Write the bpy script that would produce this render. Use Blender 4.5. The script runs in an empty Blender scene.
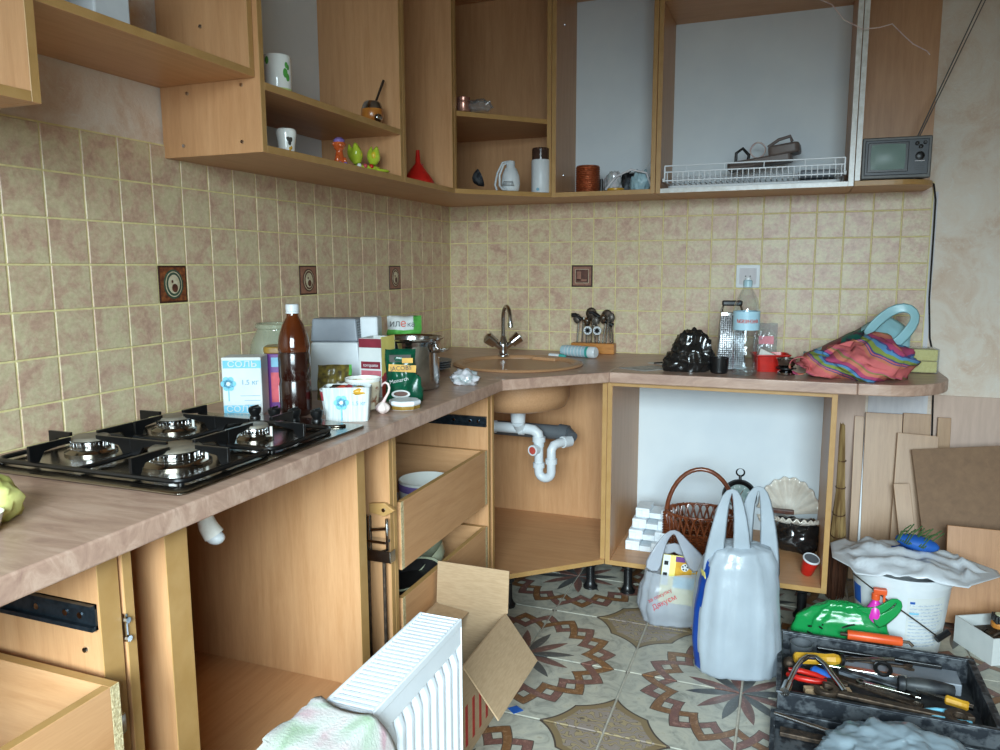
import bpy, bmesh, math, random
from mathutils import Vector, Matrix, noise
random.seed(7)
PI = math.pi
scene = bpy.context.scene
COL = scene.collection

# ------------------------------------------------------------------ camera
def make_camera():
    yaw, pitch, roll = -0.363004, -0.140852, -0.0035
    cy, sy, cp, sp = math.cos(yaw), math.sin(yaw), math.cos(pitch), math.sin(pitch)
    f = Vector((sy*cp, cy*cp, sp)); r = Vector((cy, -sy, 0)); u = r.cross(f)
    cr, sr = math.cos(roll), math.sin(roll)
    r2 = cr*r + sr*u; u2 = -sr*r + cr*u
    cam = bpy.data.cameras.new('camera'); o = bpy.data.objects.new('camera', cam); COL.objects.link(o)
    m = Matrix((( r2.x, u2.x, -f.x, 1.5134), (r2.y, u2.y, -f.y, -3.3182), (r2.z, u2.z, -f.z, 1.2266), (0,0,0,1)))
    o.matrix_world = m
    cam.sensor_width = 36; cam.lens = 762.42*36/1000; cam.clip_start = .02
    scene.camera = o
make_camera()

# ------------------------------------------------------------------ light
scene.view_settings.view_transform = 'Standard'
scene.view_settings.look = 'None'
scene.view_settings.gamma = 1
scene.view_settings.use_curve_mapping = False
scene.view_settings.exposure = 0.14
world = bpy.data.worlds.new('overcast_sky'); scene.world = world; world.use_nodes = True
world.node_tree.nodes['Background'].inputs[0].default_value = (0.80, 0.90, 1.0, 1)
world.node_tree.nodes['Background'].inputs[1].default_value = 1.0
def area(name, loc, rot, sx, sy, power, col):
    l = bpy.data.lights.new(name, 'AREA'); l.shape = 'RECTANGLE'; l.size = sx; l.size_y = sy
    l.energy = power; l.color = col; l.spread = math.radians(80)
    o = bpy.data.objects.new(name, l); COL.objects.link(o); o.location = loc; o.rotation_euler = rot
    return o
# daylight entering by the window in the wall behind the camera
for nm, az, tl, pw in (('window_daylight_ahead', 4, 57, 66), ('window_daylight_aslant', 38, 70, 26)):
    area(nm, (1.75, -4.78, 1.5), (math.radians(tl), 0, math.radians(az)), 1.6, 1.35, pw, (0.74, 0.92, 1.0))
try:
    scene.cycles.use_denoising = True
    scene.cycles.max_bounces = 8
    scene.cycles.diffuse_bounces = 5
    scene.cycles.transparent_max_bounces = 12
    scene.cycles.caustics_refractive = False
    scene.cycles.caustics_reflective = False
    scene.cycles.sample_clamp_indirect = 4
except Exception:
    pass

# ------------------------------------------------------------------ materials
def lin(c):
    out = []
    for v in c[:3]:
        v = v/255.0
        out.append(v/12.92 if v <= .04045 else ((v+.055)/1.055)**2.4)
    return (out[0], out[1], out[2], 1)
MATS = {}
def nodes_of(name):
    m = bpy.data.materials.new(name); m.use_nodes = True
    nt = m.node_tree; b = nt.nodes['Principled BSDF']
    MATS[name] = m
    return m, nt, nt.nodes, nt.links, b
def coords(nt, stretch=(1,1,1), world_pos=False, rand=True):
    N, L = nt.nodes, nt.links
    if world_pos:
        g = N.new('ShaderNodeNewGeometry'); src = g.outputs['Position']
    else:
        g = N.new('ShaderNodeTexCoord'); src = g.outputs['Object']
    mp = N.new('ShaderNodeMapping'); mp.inputs['Scale'].default_value = stretch
    L.new(src, mp.inputs['Vector'])
    if rand:
        oi = N.new('ShaderNodeObjectInfo')
        mu = N.new('ShaderNodeMath'); mu.operation = 'MULTIPLY'; mu.inputs[1].default_value = 37.0
        L.new(oi.outputs['Random'], mu.inputs[0])
        L.new(mu.outputs[0], mp.inputs['Location'])
    return mp.outputs['Vector']
def ramp(nt, fac, stops):
    r = nt.nodes.new('ShaderNodeValToRGB'); el = r.color_ramp.elements
    while len(el) < len(stops): el.new(.5)
    for e, (p, c) in zip(el, stops): e.position = p; e.color = c if len(c) == 4 else lin(c)
    nt.links.new(fac, r.inputs['Fac'])
    return r.outputs['Color']
def noise_tex(nt, vec, scale, detail=4, rough=.55, dist=0):
    n = nt.nodes.new('ShaderNodeTexNoise'); n.inputs['Scale'].default_value = scale
    n.inputs['Detail'].default_value = detail; n.inputs['Roughness'].default_value = rough
    n.inputs['Distortion'].default_value = dist
    nt.links.new(vec, n.inputs['Vector'])
    return n.outputs['Fac']
def bump(nt, b, fac, strength=.2, dist=.01):
    bp = nt.nodes.new('ShaderNodeBump'); bp.inputs['Strength'].default_value = strength; bp.inputs['Distance'].default_value = dist
    nt.links.new(fac, bp.inputs['Height']); nt.links.new(bp.outputs['Normal'], b.inputs['Normal'])
def pm(name, c1, c2=None, scale=30, stretch=(1,1,1), rough=.5, metal=0, bmp=0, detail=4, lo=.35, hi=.65, coat=0, trans=0, alpha=1, ior=1.45, sheen=0, world_pos=False, bscale=None, spec=None):
    m, nt, N, L, b = nodes_of(name)
    b.inputs['Roughness'].default_value = rough; b.inputs['Metallic'].default_value = metal
    if c2 is None:
        c2 = tuple(max(0, v*.93) for v in c1)
    v = coords(nt, stretch, world_pos)
    f = noise_tex(nt, v, scale, detail)
    L.new(ramp(nt, f, [(lo, c1), (hi, c2)]), b.inputs['Base Color'])
    if bmp:
        bump(nt, b, noise_tex(nt, v, bscale, detail) if bscale else f, bmp)
    b.inputs['Coat Weight'].default_value = coat
    b.inputs['Transmission Weight'].default_value = trans
    b.inputs['Alpha'].default_value = alpha
    b.inputs['IOR'].default_value = ior
    b.inputs['Sheen Weight'].default_value = sheen
    if spec is not None: b.inputs['Specular IOR Level'].default_value = spec
    return m
def wood(name, stretch, c1, c2, c3, scale=9, rough=.42):
    m, nt, N, L, b = nodes_of(name)
    v = coords(nt, stretch)
    a = noise_tex(nt, v, scale, 6, .6, .6)
    v2 = coords(nt, tuple(s*3.2 for s in stretch))
    fine = noise_tex(nt, v2, scale*2.3, 3, .7)
    mx = N.new('ShaderNodeMath'); mx.operation = 'MULTIPLY_ADD'; mx.inputs[1].default_value = .45
    L.new(fine, mx.inputs[0]); L.new(a, mx.inputs[2])
    L.new(ramp(nt, mx.outputs[0], [(.45, c1), (.72, c2), (.98, c3)]), b.inputs['Base Color'])
    b.inputs['Roughness'].default_value = rough
    bump(nt, b, fine, .04, .002)
    return m
W1, W2, W3 = (200,153,110), (191,143,100), (180,131,88)
wood('beech_laminate_upright', (6,6,.45), W1, W2, W3)
wood('beech_laminate_along_y', (6,.45,6), W1, W2, W3)
wood('beech_laminate_along_x', (.45,6,6), W1, W2, W3)
WOODS = ['beech_laminate_along_x', 'beech_laminate_along_y', 'beech_laminate_upright']
pm('golden_edge_band', (178,139,87), (170,130,77), 25, (1,1,1), .4)
pm('painted_glare_edge', (226,228,226), (205,204,198), 40, rough=.25)  # window reflection on the cabinet edge, put into the colour as a pale tone
pm('white_hardboard', (214,222,226), (205,214,220), 4, rough=.45)
pm('chipboard_core', (205,190,150), (170,150,110), 220, rough=.8, bmp=.3)
pm('black_plastic', (16,16,17), (24,24,25), 60, rough=.32)
pm('black_enamel', (9,9,10), (14,14,15), 60, rough=.28)
pm('chrome', (205,207,210), (190,192,196), 30, rough=.1, metal=1)
pm('brushed_steel', (168,165,158), (148,144,136), 40, (1,30,1), rough=.24, metal=1)
pm('polished_steel', (196,196,196), (150,148,144), 8, rough=.16, metal=1)
pm('white_plastic', (210,214,216), (202,207,210), 20, rough=.35)
pm('white_enamel', (228,233,238), (222,228,234), 10, rough=.3)
pm('white_ceramic', (236,236,230), (226,228,222), 14, rough=.15, coat=.4)
pm('grey_pvc', (92,96,100), (78,82,86), 12, rough=.4)
pm('grey_plastic', (134,140,148), (126,132,140), 20, rough=.4)
pm('paper_white', (206,209,206), (196,200,198), 16, rough=.7)
pm('cardboard', (178,150,118), (166,138,106), 40, (1,1,8), rough=.85)
pm('copper', (206,118,78), (150,74,44), 60, (1,1,12), rough=.3, metal=.75, bmp=.4)
pm('rusty_iron', (96,80,66), (58,50,44), 60, rough=.55, metal=.7, bmp=.3)
pm('worn_paint_grey', (88,92,96), (40,44,50), 34, rough=.5, metal=.5, bmp=.2, lo=.42, hi=.55)

def tile_material():
    m, nt, N, L, b = nodes_of('mottled_beige_tile')
    v = coords(nt, (1,1,1))
    a = noise_tex(nt, v, 19, 8, .72, .4)
    c = ramp(nt, a, [(.28, (212,202,162)), (.44, (212,196,162)), (.57, (202,170,146)), (.74, (180,142,126))])
    f2 = noise_tex(nt, v, 90, 4, .7)
    mx = N.new('ShaderNodeMix'); mx.data_type = 'RGBA'; mx.blend_type = 'MULTIPLY'; mx.inputs[0].default_value = .5
    L.new(c, mx.inputs[6]); L.new(ramp(nt, f2, [(.3, (196,188,176)), (.7, (255,255,255))]), mx.inputs[7])
    L.new(mx.outputs[2], b.inputs['Base Color'])
    b.inputs['Roughness'].default_value = .38
    bump(nt, b, f2, .06, .003)
tile_material()
pm('yellowish_grout', (226,214,160), (210,196,140), 60, rough=.8, world_pos=True)

def wallpaper():
    m, nt, N, L, b = nodes_of('plaster_wallpaper')
    v = coords(nt, (1,1,1), True, False)
    a = noise_tex(nt, v, 5.5, 7, .68, 1.2)
    c = ramp(nt, a, [(.30, (224,216,204)), (.48, (220,206,190)), (.60, (212,190,170)), (.76, (198,166,140))])
    w = noise_tex(nt, v, 30, 5, .7, 2.5)
    mx = N.new('ShaderNodeMix'); mx.data_type = 'RGBA'
    L.new(ramp(nt, w, [(.55, (0,0,0)), (.68, (190,190,190))]), mx.inputs[0])
    L.new(c, mx.inputs[6]); mx.inputs[7].default_value = lin((226,222,214))
    L.new(mx.outputs[2], b.inputs['Base Color'])
    b.inputs['Roughness'].default_value = .6
    bump(nt, b, w, .25, .01)
wallpaper()
pm('plain_wall_paint', (186,172,154), (178,164,146), 3, rough=.8)
pm('ceiling_paint', (168,160,150), (160,152,142), 3, rough=.85)
pm('pink_wall_board', (206,180,164), (196,170,154), 60, (1,1,.15), rough=.7)
pm('pale_wall_board', (214,212,214), (202,200,204), 50, (1,1,.15), rough=.7)

def worktop():
    m, nt, N, L, b = nodes_of('stone_look_laminate')
    N_ = nt.nodes
    g = N.new('ShaderNodeNewGeometry'); mp = N.new('ShaderNodeMapping')
    mp.inputs['Rotation'].default_value = (.5, .35, .75); mp.inputs['Scale'].default_value = (1.0, 5, 3)
    L.new(g.outputs['Position'], mp.inputs['Vector'])
    a = noise_tex(nt, mp.outputs['Vector'], 7, 8, .7, .7)
    c = ramp(nt, a, [(.3, (150,118,104)), (.5, (174,142,124)), (.64, (190,160,142)), (.8, (146,114,98))])
    L.new(c, b.inputs['Base Color'])
    b.inputs['Roughness'].default_value = .34
worktop()

def floor_material():
    m, nt, N, L, b = nodes_of('star_mosaic_floor_tile')
    g = N.new('ShaderNodeNewGeometry'); sep = N.new('ShaderNodeSeparateXYZ'); L.new(g.outputs['Position'], sep.inputs[0])
    def M(op, a, b_=None, c_=None):
        n = N.new('ShaderNodeMath'); n.operation = op
        for i, v in enumerate((a, b_, c_)):
            if v is None: continue
            if isinstance(v, (int, float)): n.inputs[i].default_value = v
            else: L.new(v, n.inputs[i])
        return n.outputs[0]
    PX, PY = .664, .658
    ux = M('SUBTRACT', M('FLOORED_MODULO', M('ADD', sep.outputs[0], -.769 + PX/2), PX), PX/2)
    uy = M('MULTIPLY', M('SUBTRACT', M('FLOORED_MODULO', M('ADD', sep.outputs[1], 1.145 + PY/2), PY), PY/2), PX/PY)
    r = M('SQRT', M('ADD', M('MULTIPLY', ux, ux), M('MULTIPLY', uy, uy)))
    th = M('ARCTAN2', uy, ux)
    k = 12/(2*PI)
    tri = M('ABSOLUTE', M('SUBTRACT', M('MULTIPLY', M('FRACT', M('MULTIPLY_ADD', th, k, .5)), 2), 1))     # 0..1
    half = M('FRACT', M('MULTIPLY_ADD', th, k, .0))
    half2 = M('FRACT', M('MULTIPLY', th, k/2))
    star = M('LESS_THAN', r, M('MULTIPLY_ADD', tri, .105, .055))
    tone = M('GREATER_THAN', half, .5)
    tone2 = M('GREATER_THAN', half2, .5)
    z8 = 8/(2*PI)
    t8 = M('ABSOLUTE', M('SUBTRACT', M('MULTIPLY', M('FRACT', M('MULTIPLY', th, 10/(2*PI))), 2), 1))
    bandA = M('ABSOLUTE', M('SUBTRACT', r, M('MULTIPLY_ADD', t8, .075, .198)))
    bandB = M('ABSOLUTE', M('SUBTRACT', r, M('MULTIPLY_ADD', t8, -.075, .273)))
    A, Aline = M('LESS_THAN', bandA, .016), M('LESS_THAN', bandA, .0195)
    B, Bline = M('LESS_THAN', bandB, .016), M('LESS_THAN', bandB, .0195)
    edge = M('MULTIPLY_ADD', M('ABSOLUTE', M('SINE', M('MULTIPLY', th, 4))), .04, .327)
    de = M('SUBTRACT', r, edge)
    orn = M('GREATER_THAN', de, .0)
    gold = M('LESS_THAN', M('ABSOLUTE', M('SUBTRACT', de, .011)), .011)
    dark = M('LESS_THAN', M('ABSOLUTE', de), .0028)
    vec = g.outputs['Position']
    mar = noise_tex(nt, vec, 14, 7, .65, 1.5)
    cream = ramp(nt, mar, [(.3, (124,124,114)), (.46, (158,156,144)), (.6, (174,170,154)), (.75, (132,124,108))])
    fine = noise_tex(nt, vec, 60, 5, .7, .8)
    red = ramp(nt, fine, [(.3, (128,88,78)), (.5, (104,72,66)), (.68, (150,112,98))])
    brown = ramp(nt, fine, [(.3, (134,96,62)), (.5, (110,74,46)), (.68, (156,122,90))])
    grey = ramp(nt, fine, [(.3, (92,94,92)), (.55, (70,72,72)), (.7, (112,110,102))])
    sw = N.new('ShaderNodeTexWave'); sw.wave_type = 'RINGS'; sw.inputs['Scale'].default_value = 14; sw.inputs['Distortion'].default_value = 12
    sw.inputs['Detail'].default_value = 1.5; sw.inputs['Detail Scale'].default_value = 2.2
    L.new(vec, sw.inputs['Vector'])
    scroll = ramp(nt, sw.outputs['Fac'], [(.2, (136,124,116)), (.42, (148,134,124)), (.56, (112,98,84)), (.68, (82,72,66)), (.84, (150,134,104))])
    def mix(f, a_, b_):
        n = N.new('ShaderNodeMix'); n.data_type = 'RGBA'; L.new(f, n.inputs[0]); L.new(a_, n.inputs[6])
        if isinstance(b_, tuple): n.inputs[7].default_value = b_
        else: L.new(b_, n.inputs[7])
        return n.outputs[2]
    starc = mix(tone2, grey, red)
    starc = mix(M('MULTIPLY', tone, .35), starc, lin((70,66,64)))
    line = lin((70,60,54))
    c = mix(orn, cream, scroll)
    c = mix(gold, c, lin((124,106,78)))
    c = mix(dark, c, line)
    c = mix(Bline, c, line); c = mix(B, c, red)
    c = mix(M('MULTIPLY', Aline, M('SUBTRACT', 1, M('MULTIPLY', B, tone2))), c, line)
    c = mix(M('MULTIPLY', A, M('SUBTRACT', 1, M('MULTIPLY', B, tone2))), c, brown)
    c = mix(star, c, starc)
    L.new(c, b.inputs['Base Color'])
    b.inputs['Roughness'].default_value = .3
floor_material()
pm('floor_grout', (190,182,168), (172,164,150), 50, rough=.85, world_pos=True)

# ------------------------------------------------------------------ mesh builder
class MB:
    def __init__(s): s.v = []; s.f = []; s.m = []
    def add(s, vs, fs, mi=0):
        n = len(s.v); s.v += [tuple(p) for p in vs]
        for i, f in enumerate(fs):
            s.f.append(tuple(n+k for k in f)); s.m.append(mi[i] if isinstance(mi, (list, tuple)) else mi)
        return s
    def box(s, x0, x1, y0, y1, z0, z1, mi=0, xf=None):
        vs = [Vector((x, y, z)) for z in (z0, z1) for y in (y0, y1) for x in (x0, x1)]
        if xf: vs = [xf @ p for p in vs]
        #  faces: -z +z -y +y -x +x
        fs = [(0,2,3,1), (4,5,7,6), (0,1,5,4), (2,6,7,3), (0,4,6,2), (1,3,7,5)]
        return s.add(vs, fs, mi)
    def tube(s, pts, r, n=10, mi=0, caps=True, flat=None, closed=False):
        pts = [Vector(p) for p in pts]; m = len(pts)
        rs = r if isinstance(r, (list, tuple)) else [r]*m
        vs = []; up = None
        for i, p in enumerate(pts):
            if closed: t = pts[(i+1) % m] - pts[i-1]
            else: t = pts[min(i+1, m-1)] - pts[max(i-1, 0)]
            t = t.normalized() if t.length > 1e-9 else Vector((0,0,1))
            if up is None:
                up = Vector((0,0,1)) if abs(t.z) < .9 else Vector((1,0,0))
                if flat: up = Vector(flat)
            a = (up - t*up.dot(t)); a = a.normalized() if a.length > 1e-6 else t.orthogonal().normalized()
            bb = t.cross(a); up = a
            fa = 1.0 if not flat else 1.0
            for k in range(n):
                ang = 2*PI*k/n
                vs.append(p + a*math.cos(ang)*rs[i]*fa + bb*math.sin(ang)*rs[i])
        fs = []
        rng = m if closed else m-1
        for i in range(rng):
            j = (i+1) % m
            for k in range(n):
                fs.append((i*n+k, i*n+(k+1) % n, j*n+(k+1) % n, j*n+k))
        if caps and not closed:
            fs.append(tuple(range(n-1, -1, -1))); fs.append(tuple((m-1)*n+k for k in range(n)))
        return s.add(vs, fs, mi)
    def cyl(s, p0, p1, r, r2=None, n=20, mi=0): return s.tube([p0, p1], [r, r if r2 is None else r2], n, mi)
    def lathe(s, prof, n=28, org=(0,0,0), mi=0, xf=None, sq=None):
        vs = []
        for (r, z) in prof:
            for k in range(n):
                a = 2*PI*k/n
                p = Vector((org[0]+r*math.cos(a), org[1]+r*math.sin(a), org[2]+z))
                vs.append(xf @ p if xf else p)
        fs = []; mm = []
        for i in range(len(prof)-1):
            for k in range(n): fs.append((i*n+k, i*n+(k+1) % n, (i+1)*n+(k+1) % n, (i+1)*n+k))
        if prof[0][0] > 1e-5: fs.append(tuple(range(n-1, -1, -1)))
        if prof[-1][0] > 1e-5: fs.append(tuple((len(prof)-1)*n+k for k in range(n)))
        return s.add(vs, fs, mi)
    def ball(s, c, r, n=16, m=10, mi=0, xf=None):
        r = r if isinstance(r, (list, tuple)) else (r, r, r)
        vs = []
        for i in range(m+1):
            ph = PI*i/m
            for k in range(n):
                a = 2*PI*k/n
                p = Vector((c[0]+r[0]*math.sin(ph)*math.cos(a), c[1]+r[1]*math.sin(ph)*math.sin(a), c[2]-r[2]*math.cos(ph)))
                vs.append(xf @ p if xf else p)
        fs = [(i*n+k, i*n+(k+1) % n, (i+1)*n+(k+1) % n, (i+1)*n+k) for i in range(m) for k in range(n)]
        return s.add(vs, fs, mi)
    def prism(s, poly, z0, z1, mi=0, side=None):
        n = len(poly)
        vs = [(x, y, z0) for x, y in poly] + [(x, y, z1) for x, y in poly]
        fs = [tuple(range(n-1, -1, -1)), tuple(range(n, 2*n))]
        mm = [mi, mi]
        for k in range(n):
            fs.append((k, (k+1) % n, n+(k+1) % n, n+k)); mm.append(side[k] if side else mi)
        return s.add(vs, fs, mm)
    def grid(s, fn, nu, nv, mi=0, closed_u=False):
        vs = [fn(i/(nu if closed_u else nu-1), j/(nv-1)) for j in range(nv) for i in range(nu)]
        fs = []
        for j in range(nv-1):
            for i in range(nu if closed_u else nu-1):
                a = j*nu+i; b = j*nu+(i+1) % nu
                fs.append((a, b, b+nu, a+nu))
        return s.add(vs, fs, mi)
    def xform(s, M): s.v = [tuple(M @ Vector(p)) for p in s.v]; return s
    def build(s, name, mats, parent=None, smooth=False, bevel=0, solid=0, sub=0, angle=40, loc=None, segs=2):
        me = bpy.data.meshes.new(name); me.from_pydata(s.v, [], s.f)
        mats = mats if isinstance(mats, (list, tuple)) else [mats]
        for q in mats: me.materials.append(MATS[q])
        me.polygons.foreach_set('material_index', s.m)
        bm = bmesh.new(); bm.from_mesh(me)
        bmesh.ops.remove_doubles(bm, verts=bm.verts, dist=1e-6)
        bmesh.ops.recalc_face_normals(bm, faces=bm.faces)
        bm.to_mesh(me); bm.free()
        if smooth:
            me.polygons.foreach_set('use_smooth', [True]*len(me.polygons))
            try: me.set_sharp_from_angle(angle=math.radians(angle))
            except Exception: pass
        me.update()
        o = bpy.data.objects.new(name, me); COL.objects.link(o)
        if parent: o.parent = parent
        if loc: o.location = loc
        if solid:
            q = o.modifiers.new('thickness', 'SOLIDIFY'); q.thickness = solid; q.offset = 0
        if bevel:
            q = o.modifiers.new('soft_edge', 'BEVEL'); q.width = bevel; q.segments = segs; q.limit_method = 'ANGLE'; q.angle_limit = math.radians(50)
        if sub:
            q = o.modifiers.new('smooth', 'SUBSURF'); q.levels = sub; q.render_levels = sub
        return o
def tag(o, label=None, cat=None, group=None, kind=None):
    if label: o['label'] = label
    if cat: o['category'] = cat
    if group: o['group'] = group
    if kind: o['kind'] = kind
    return o
def thing(name, label, cat, loc=(0,0,0), rz=0, group=None, rot=None):
    o = bpy.data.objects.new(name, None); COL.objects.link(o); o.empty_display_size = .05
    o.location = loc; o.rotation_euler = rot if rot else (0, 0, rz)
    return tag(o, label, cat, group)
def text(body, name, matname, parent, loc, rot, size, ext=.0006, align='CENTER', sx=1.0):
    c = bpy.data.curves.new(name, 'FONT'); c.body = body; c.size = size; c.extrude = ext; c.align_x = align; c.align_y = 'CENTER'
    c.materials.append(MATS[matname]); c.resolution_u = 3
    tmp = bpy.data.objects.new(name, c); COL.objects.link(tmp)
    bpy.context.view_layer.update()
    me = bpy.data.meshes.new_from_object(tmp.evaluated_get(bpy.context.evaluated_depsgraph_get()))
    bpy.data.objects.remove(tmp); bpy.data.curves.remove(c)
    if not me.materials: me.materials.append(MATS[matname])
    o = bpy.data.objects.new(name, me); COL.objects.link(o); o.parent = parent; o.location = loc; o.rotation_euler = rot
    o.scale = (sx, 1, 1)
    return o
def RX(a): return Matrix.Rotation(a, 4, 'X')
def RY(a): return Matrix.Rotation(a, 4, 'Y')
def RZ(a): return Matrix.Rotation(a, 4, 'Z')
def T(x, y, z): return Matrix.Translation((x, y, z))
# ------------------------------------------------------------------ the room
RX1, RY0, RZ1 = 3.3, -4.9, 2.62
def struct(o): o['kind'] = 'structure'; return o
floor = struct(MB().box(0, RX1, RY0, 0, -.06, -.008).build('floor', 'floor_grout'))
wall_left = struct(MB().box(-.1, 0, RY0-.1, .1, -.06, RZ1).build('wall_left', 'plaster_wallpaper'))
wall_back = struct(MB().box(0, RX1, 0, .1, -.06, RZ1).build('wall_back', 'plaster_wallpaper'))
wall_right = struct(MB().box(RX1, RX1+.1, RY0-.1, .1, -.06, RZ1).build('wall_right', 'plain_wall_paint'))
ceiling = struct(MB().box(-.1, RX1+.1, RY0-.1, .1, RZ1, RZ1+.08).build('ceiling', 'ceiling_paint'))
w = MB()
WX0, WX1, WZ0, WZ1 = .9, 2.6, .8, 2.3
w.box(0, WX0, RY0-.1, RY0, -.06, RZ1); w.box(WX1, RX1, RY0-.1, RY0, -.06, RZ1)
w.box(WX0, WX1, RY0-.1, RY0, -.06, WZ0); w.box(WX0, WX1, RY0-.1, RY0, WZ1, RZ1)
struct(w.build('wall_front', 'plain_wall_paint'))
w = MB()
for x in (WX0, (WX0+WX1)/2-.03, WX1-.06): w.box(x, x+.06, RY0-.08, RY0-.03, WZ0, WZ1)
for z in (WZ0, WZ1-.06): w.box(WX0, WX1, RY0-.08, RY0-.03, z, z+.06)
struct(w.build('window_1', 'white_plastic'))

_tiles = {}
def tile_mesh(w, h, t, ch, matname):
    key = (round(w, 3), round(h, 3), t, matname)
    if key not in _tiles:
        a, b = w/2, h/2
        vs = [(-a,-b,0), (a,-b,0), (a,b,0), (-a,b,0), (-a,-b,t-ch), (a,-b,t-ch), (a,b,t-ch), (-a,b,t-ch),
              (-a+ch,-b+ch,t), (a-ch,-b+ch,t), (a-ch,b-ch,t), (-a+ch,b-ch,t)]
        fs = [(0,1,5,4), (1,2,6,5), (2,3,7,6), (3,0,4,7), (4,5,9,8), (5,6,10,9), (6,7,11,10), (7,4,8,11), (8,9,10,11)]
        me = bpy.data.meshes.new('tile'); me.from_pydata(vs, [], fs); me.materials.append(MATS[matname]); me.update()
        _tiles[key] = me
    return _tiles[key]
def tile(name, parent, c, w, h, rot, t=.006, ch=.0012, matname='mottled_beige_tile'):
    o = bpy.data.objects.new(name, tile_mesh(w, h, t, ch, matname)); COL.objects.link(o)
    o.parent = parent; o.location = c; o.rotation_euler = rot
    return o
# floor tiles, 33 cm
xs = [.769 + .332*k for k in range(-3, 9)]; ys = [-.487 - .329*k for k in range(-2, 15)]
for i in range(len(xs)-1):
    for j in range(len(ys)-1):
        a, b = max(xs[i], 0), min(xs[i+1], RX1); c, d = min(ys[j], 0), max(ys[j+1], RY0)
        if b-a < .03 or c-d < .03: continue
        tile('floor_tile', floor, ((a+b)/2, (c+d)/2, -.008), b-a-.007, c-d-.007, (0,0,0), .008, .001, 'star_mosaic_floor_tile')
# wall tiles, 10 cm, with a grout bed behind them
MB().box(0, .0058, -3.05, -.0, .80, 1.537).build('grout_bed', 'yellowish_grout', wall_left)
MB().box(.006, 1.998, -.0058, 0, .80, 1.537).build('grout_bed', 'yellowish_grout', wall_back)
rows = [.85] + [.935 + .1*k for k in range(7)]
GJ = .0044
ROTL = (PI/2, 0, PI/2); ROTB = (PI/2, 0, 0)
deco_at = {}
for r in range(len(rows)-1):
    z0, z1 = rows[r], rows[r+1]
    for c in range(30):
        y1, y0 = -.1*c, -.1*(c+1)
        if c == 0: y1 = -.008
        if r == 3 and c in (5, 11, 17): deco_at[('L', c)] = (y0+y1)/2; continue
        jit = (random.uniform(-.002, .002), random.uniform(-.002, .002))
        o = tile('wall_tile', wall_left, (.0015 + random.uniform(0, .0008), (y0+y1)/2, (z0+z1)/2), y1-y0-GJ, z1-z0-GJ, ROTL)
    bx = [.008, .096] + [.196 + .1*k for k in range(19)]
    for c in range(len(bx)-1):
        x0, x1 = bx[c], bx[c+1]
        if r == 3 and c in (6, 13): deco_at[('B', c)] = (x0+x1)/2; continue
        tile('wall_tile', wall_back, ((x0+x1)/2, -.0015 - random.uniform(0, .0008), (z0+z1)/2), x1-x0-GJ, z1-z0-GJ, ROTB)
for b_ in MATS['mottled_beige_tile'].node_tree.nodes: pass
# picture tiles
pm('deco_rust', (150,86,44), (92,44,26), 90, rough=.4, lo=.3, hi=.6)
pm('deco_dark_border', (66,32,22), (50,24,18), 60, rough=.4)
pm('deco_green', (62,84,64), (44,62,50), 60, rough=.4)
pm('deco_cream', (206,196,168), (180,164,132), 60, rough=.4)
pm('deco_brown', (96,54,38), (70,36,26), 60, rough=.4)
pm('deco_pink', (150,104,84), (128,84,68), 60, rough=.4)
def ell(mb, cx, cy, rx, ry, z0, z1, mi=0, n=28):
    mb.prism([(cx+rx*math.cos(2*PI*k/n), cy+ry*math.sin(2*PI*k/n)) for k in range(n)], z0, z1, mi)
def oval_deco(y, style):
    o = MB().box(-.048, .048, -.048, .048, 0, .0065).build('picture_tile', 'deco_dark_border', wall_left, bevel=.001)
    o.location = (.0015, y, 1.185); o.rotation_euler = ROTL
    o['label'] = ['dark red tile with a green oval medallion', 'reddish brown tile with a grey oval medallion', 'brown tile with a pale oval medallion'][style]
    MB().box(-.043, .043, -.043, .043, .0064, .0072).build('ornament_panel', ['deco_rust', 'deco_pink', 'deco_pink'][style], o)
    q = MB(); ell(q, 0, 0, .033, .038, .007, .0082); q.build('oval_ring', ['deco_green', 'deco_brown', 'deco_brown'][style], o)
    q = MB(); ell(q, 0, 0, .028, .033, .008, .0085); q.build('oval_line', 'deco_cream', o)
    q = MB(); ell(q, 0, 0, .0255, .0305, .0084, .009); q.build('oval_line', ['deco_green', 'deco_brown', 'deco_brown'][style], o)
    q = MB(); ell(q, 0, 0, .0195, .0245, .0089, .0096); q.build('medallion', 'deco_cream', o)
    q = MB(); ell(q, .002, -.010, .010, .011, .0094, .0102); ell(q, -.006, .007, .003, .004, .0094, .0102); q.build('motif', 'deco_brown', o)
for i, c in enumerate((17, 11, 5)): oval_deco(deco_at[('L', c)], i)
o = MB().box(-.048, .048, -.048, .048, 0, .0065).build('picture_tile', 'deco_dark_border', wall_back, bevel=.001)
o.location = (deco_at[('B', 6)], -.0015, 1.185); o.rotation_euler = ROTB
o['label'] = 'dark brown framed tile with a small square picture'
MB().box(-.041, .041, -.041, .041, .0064, .0072).build('frame_band', 'deco_pink', o)
MB().box(-.031, .031, -.031, .031, .007, .0078).build('inner_frame', 'deco_cream', o)
MB().box(-.029, .029, -.029, .029, .0076, .0084).build('picture', 'deco_brown', o)
q = MB(); q.box(-.022, -.004, -.02, .02, .0082, .009); q.box(-.022, .022, -.022, -.014, .0082, .009); q.build('motif', 'deco_pink', o)
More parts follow.
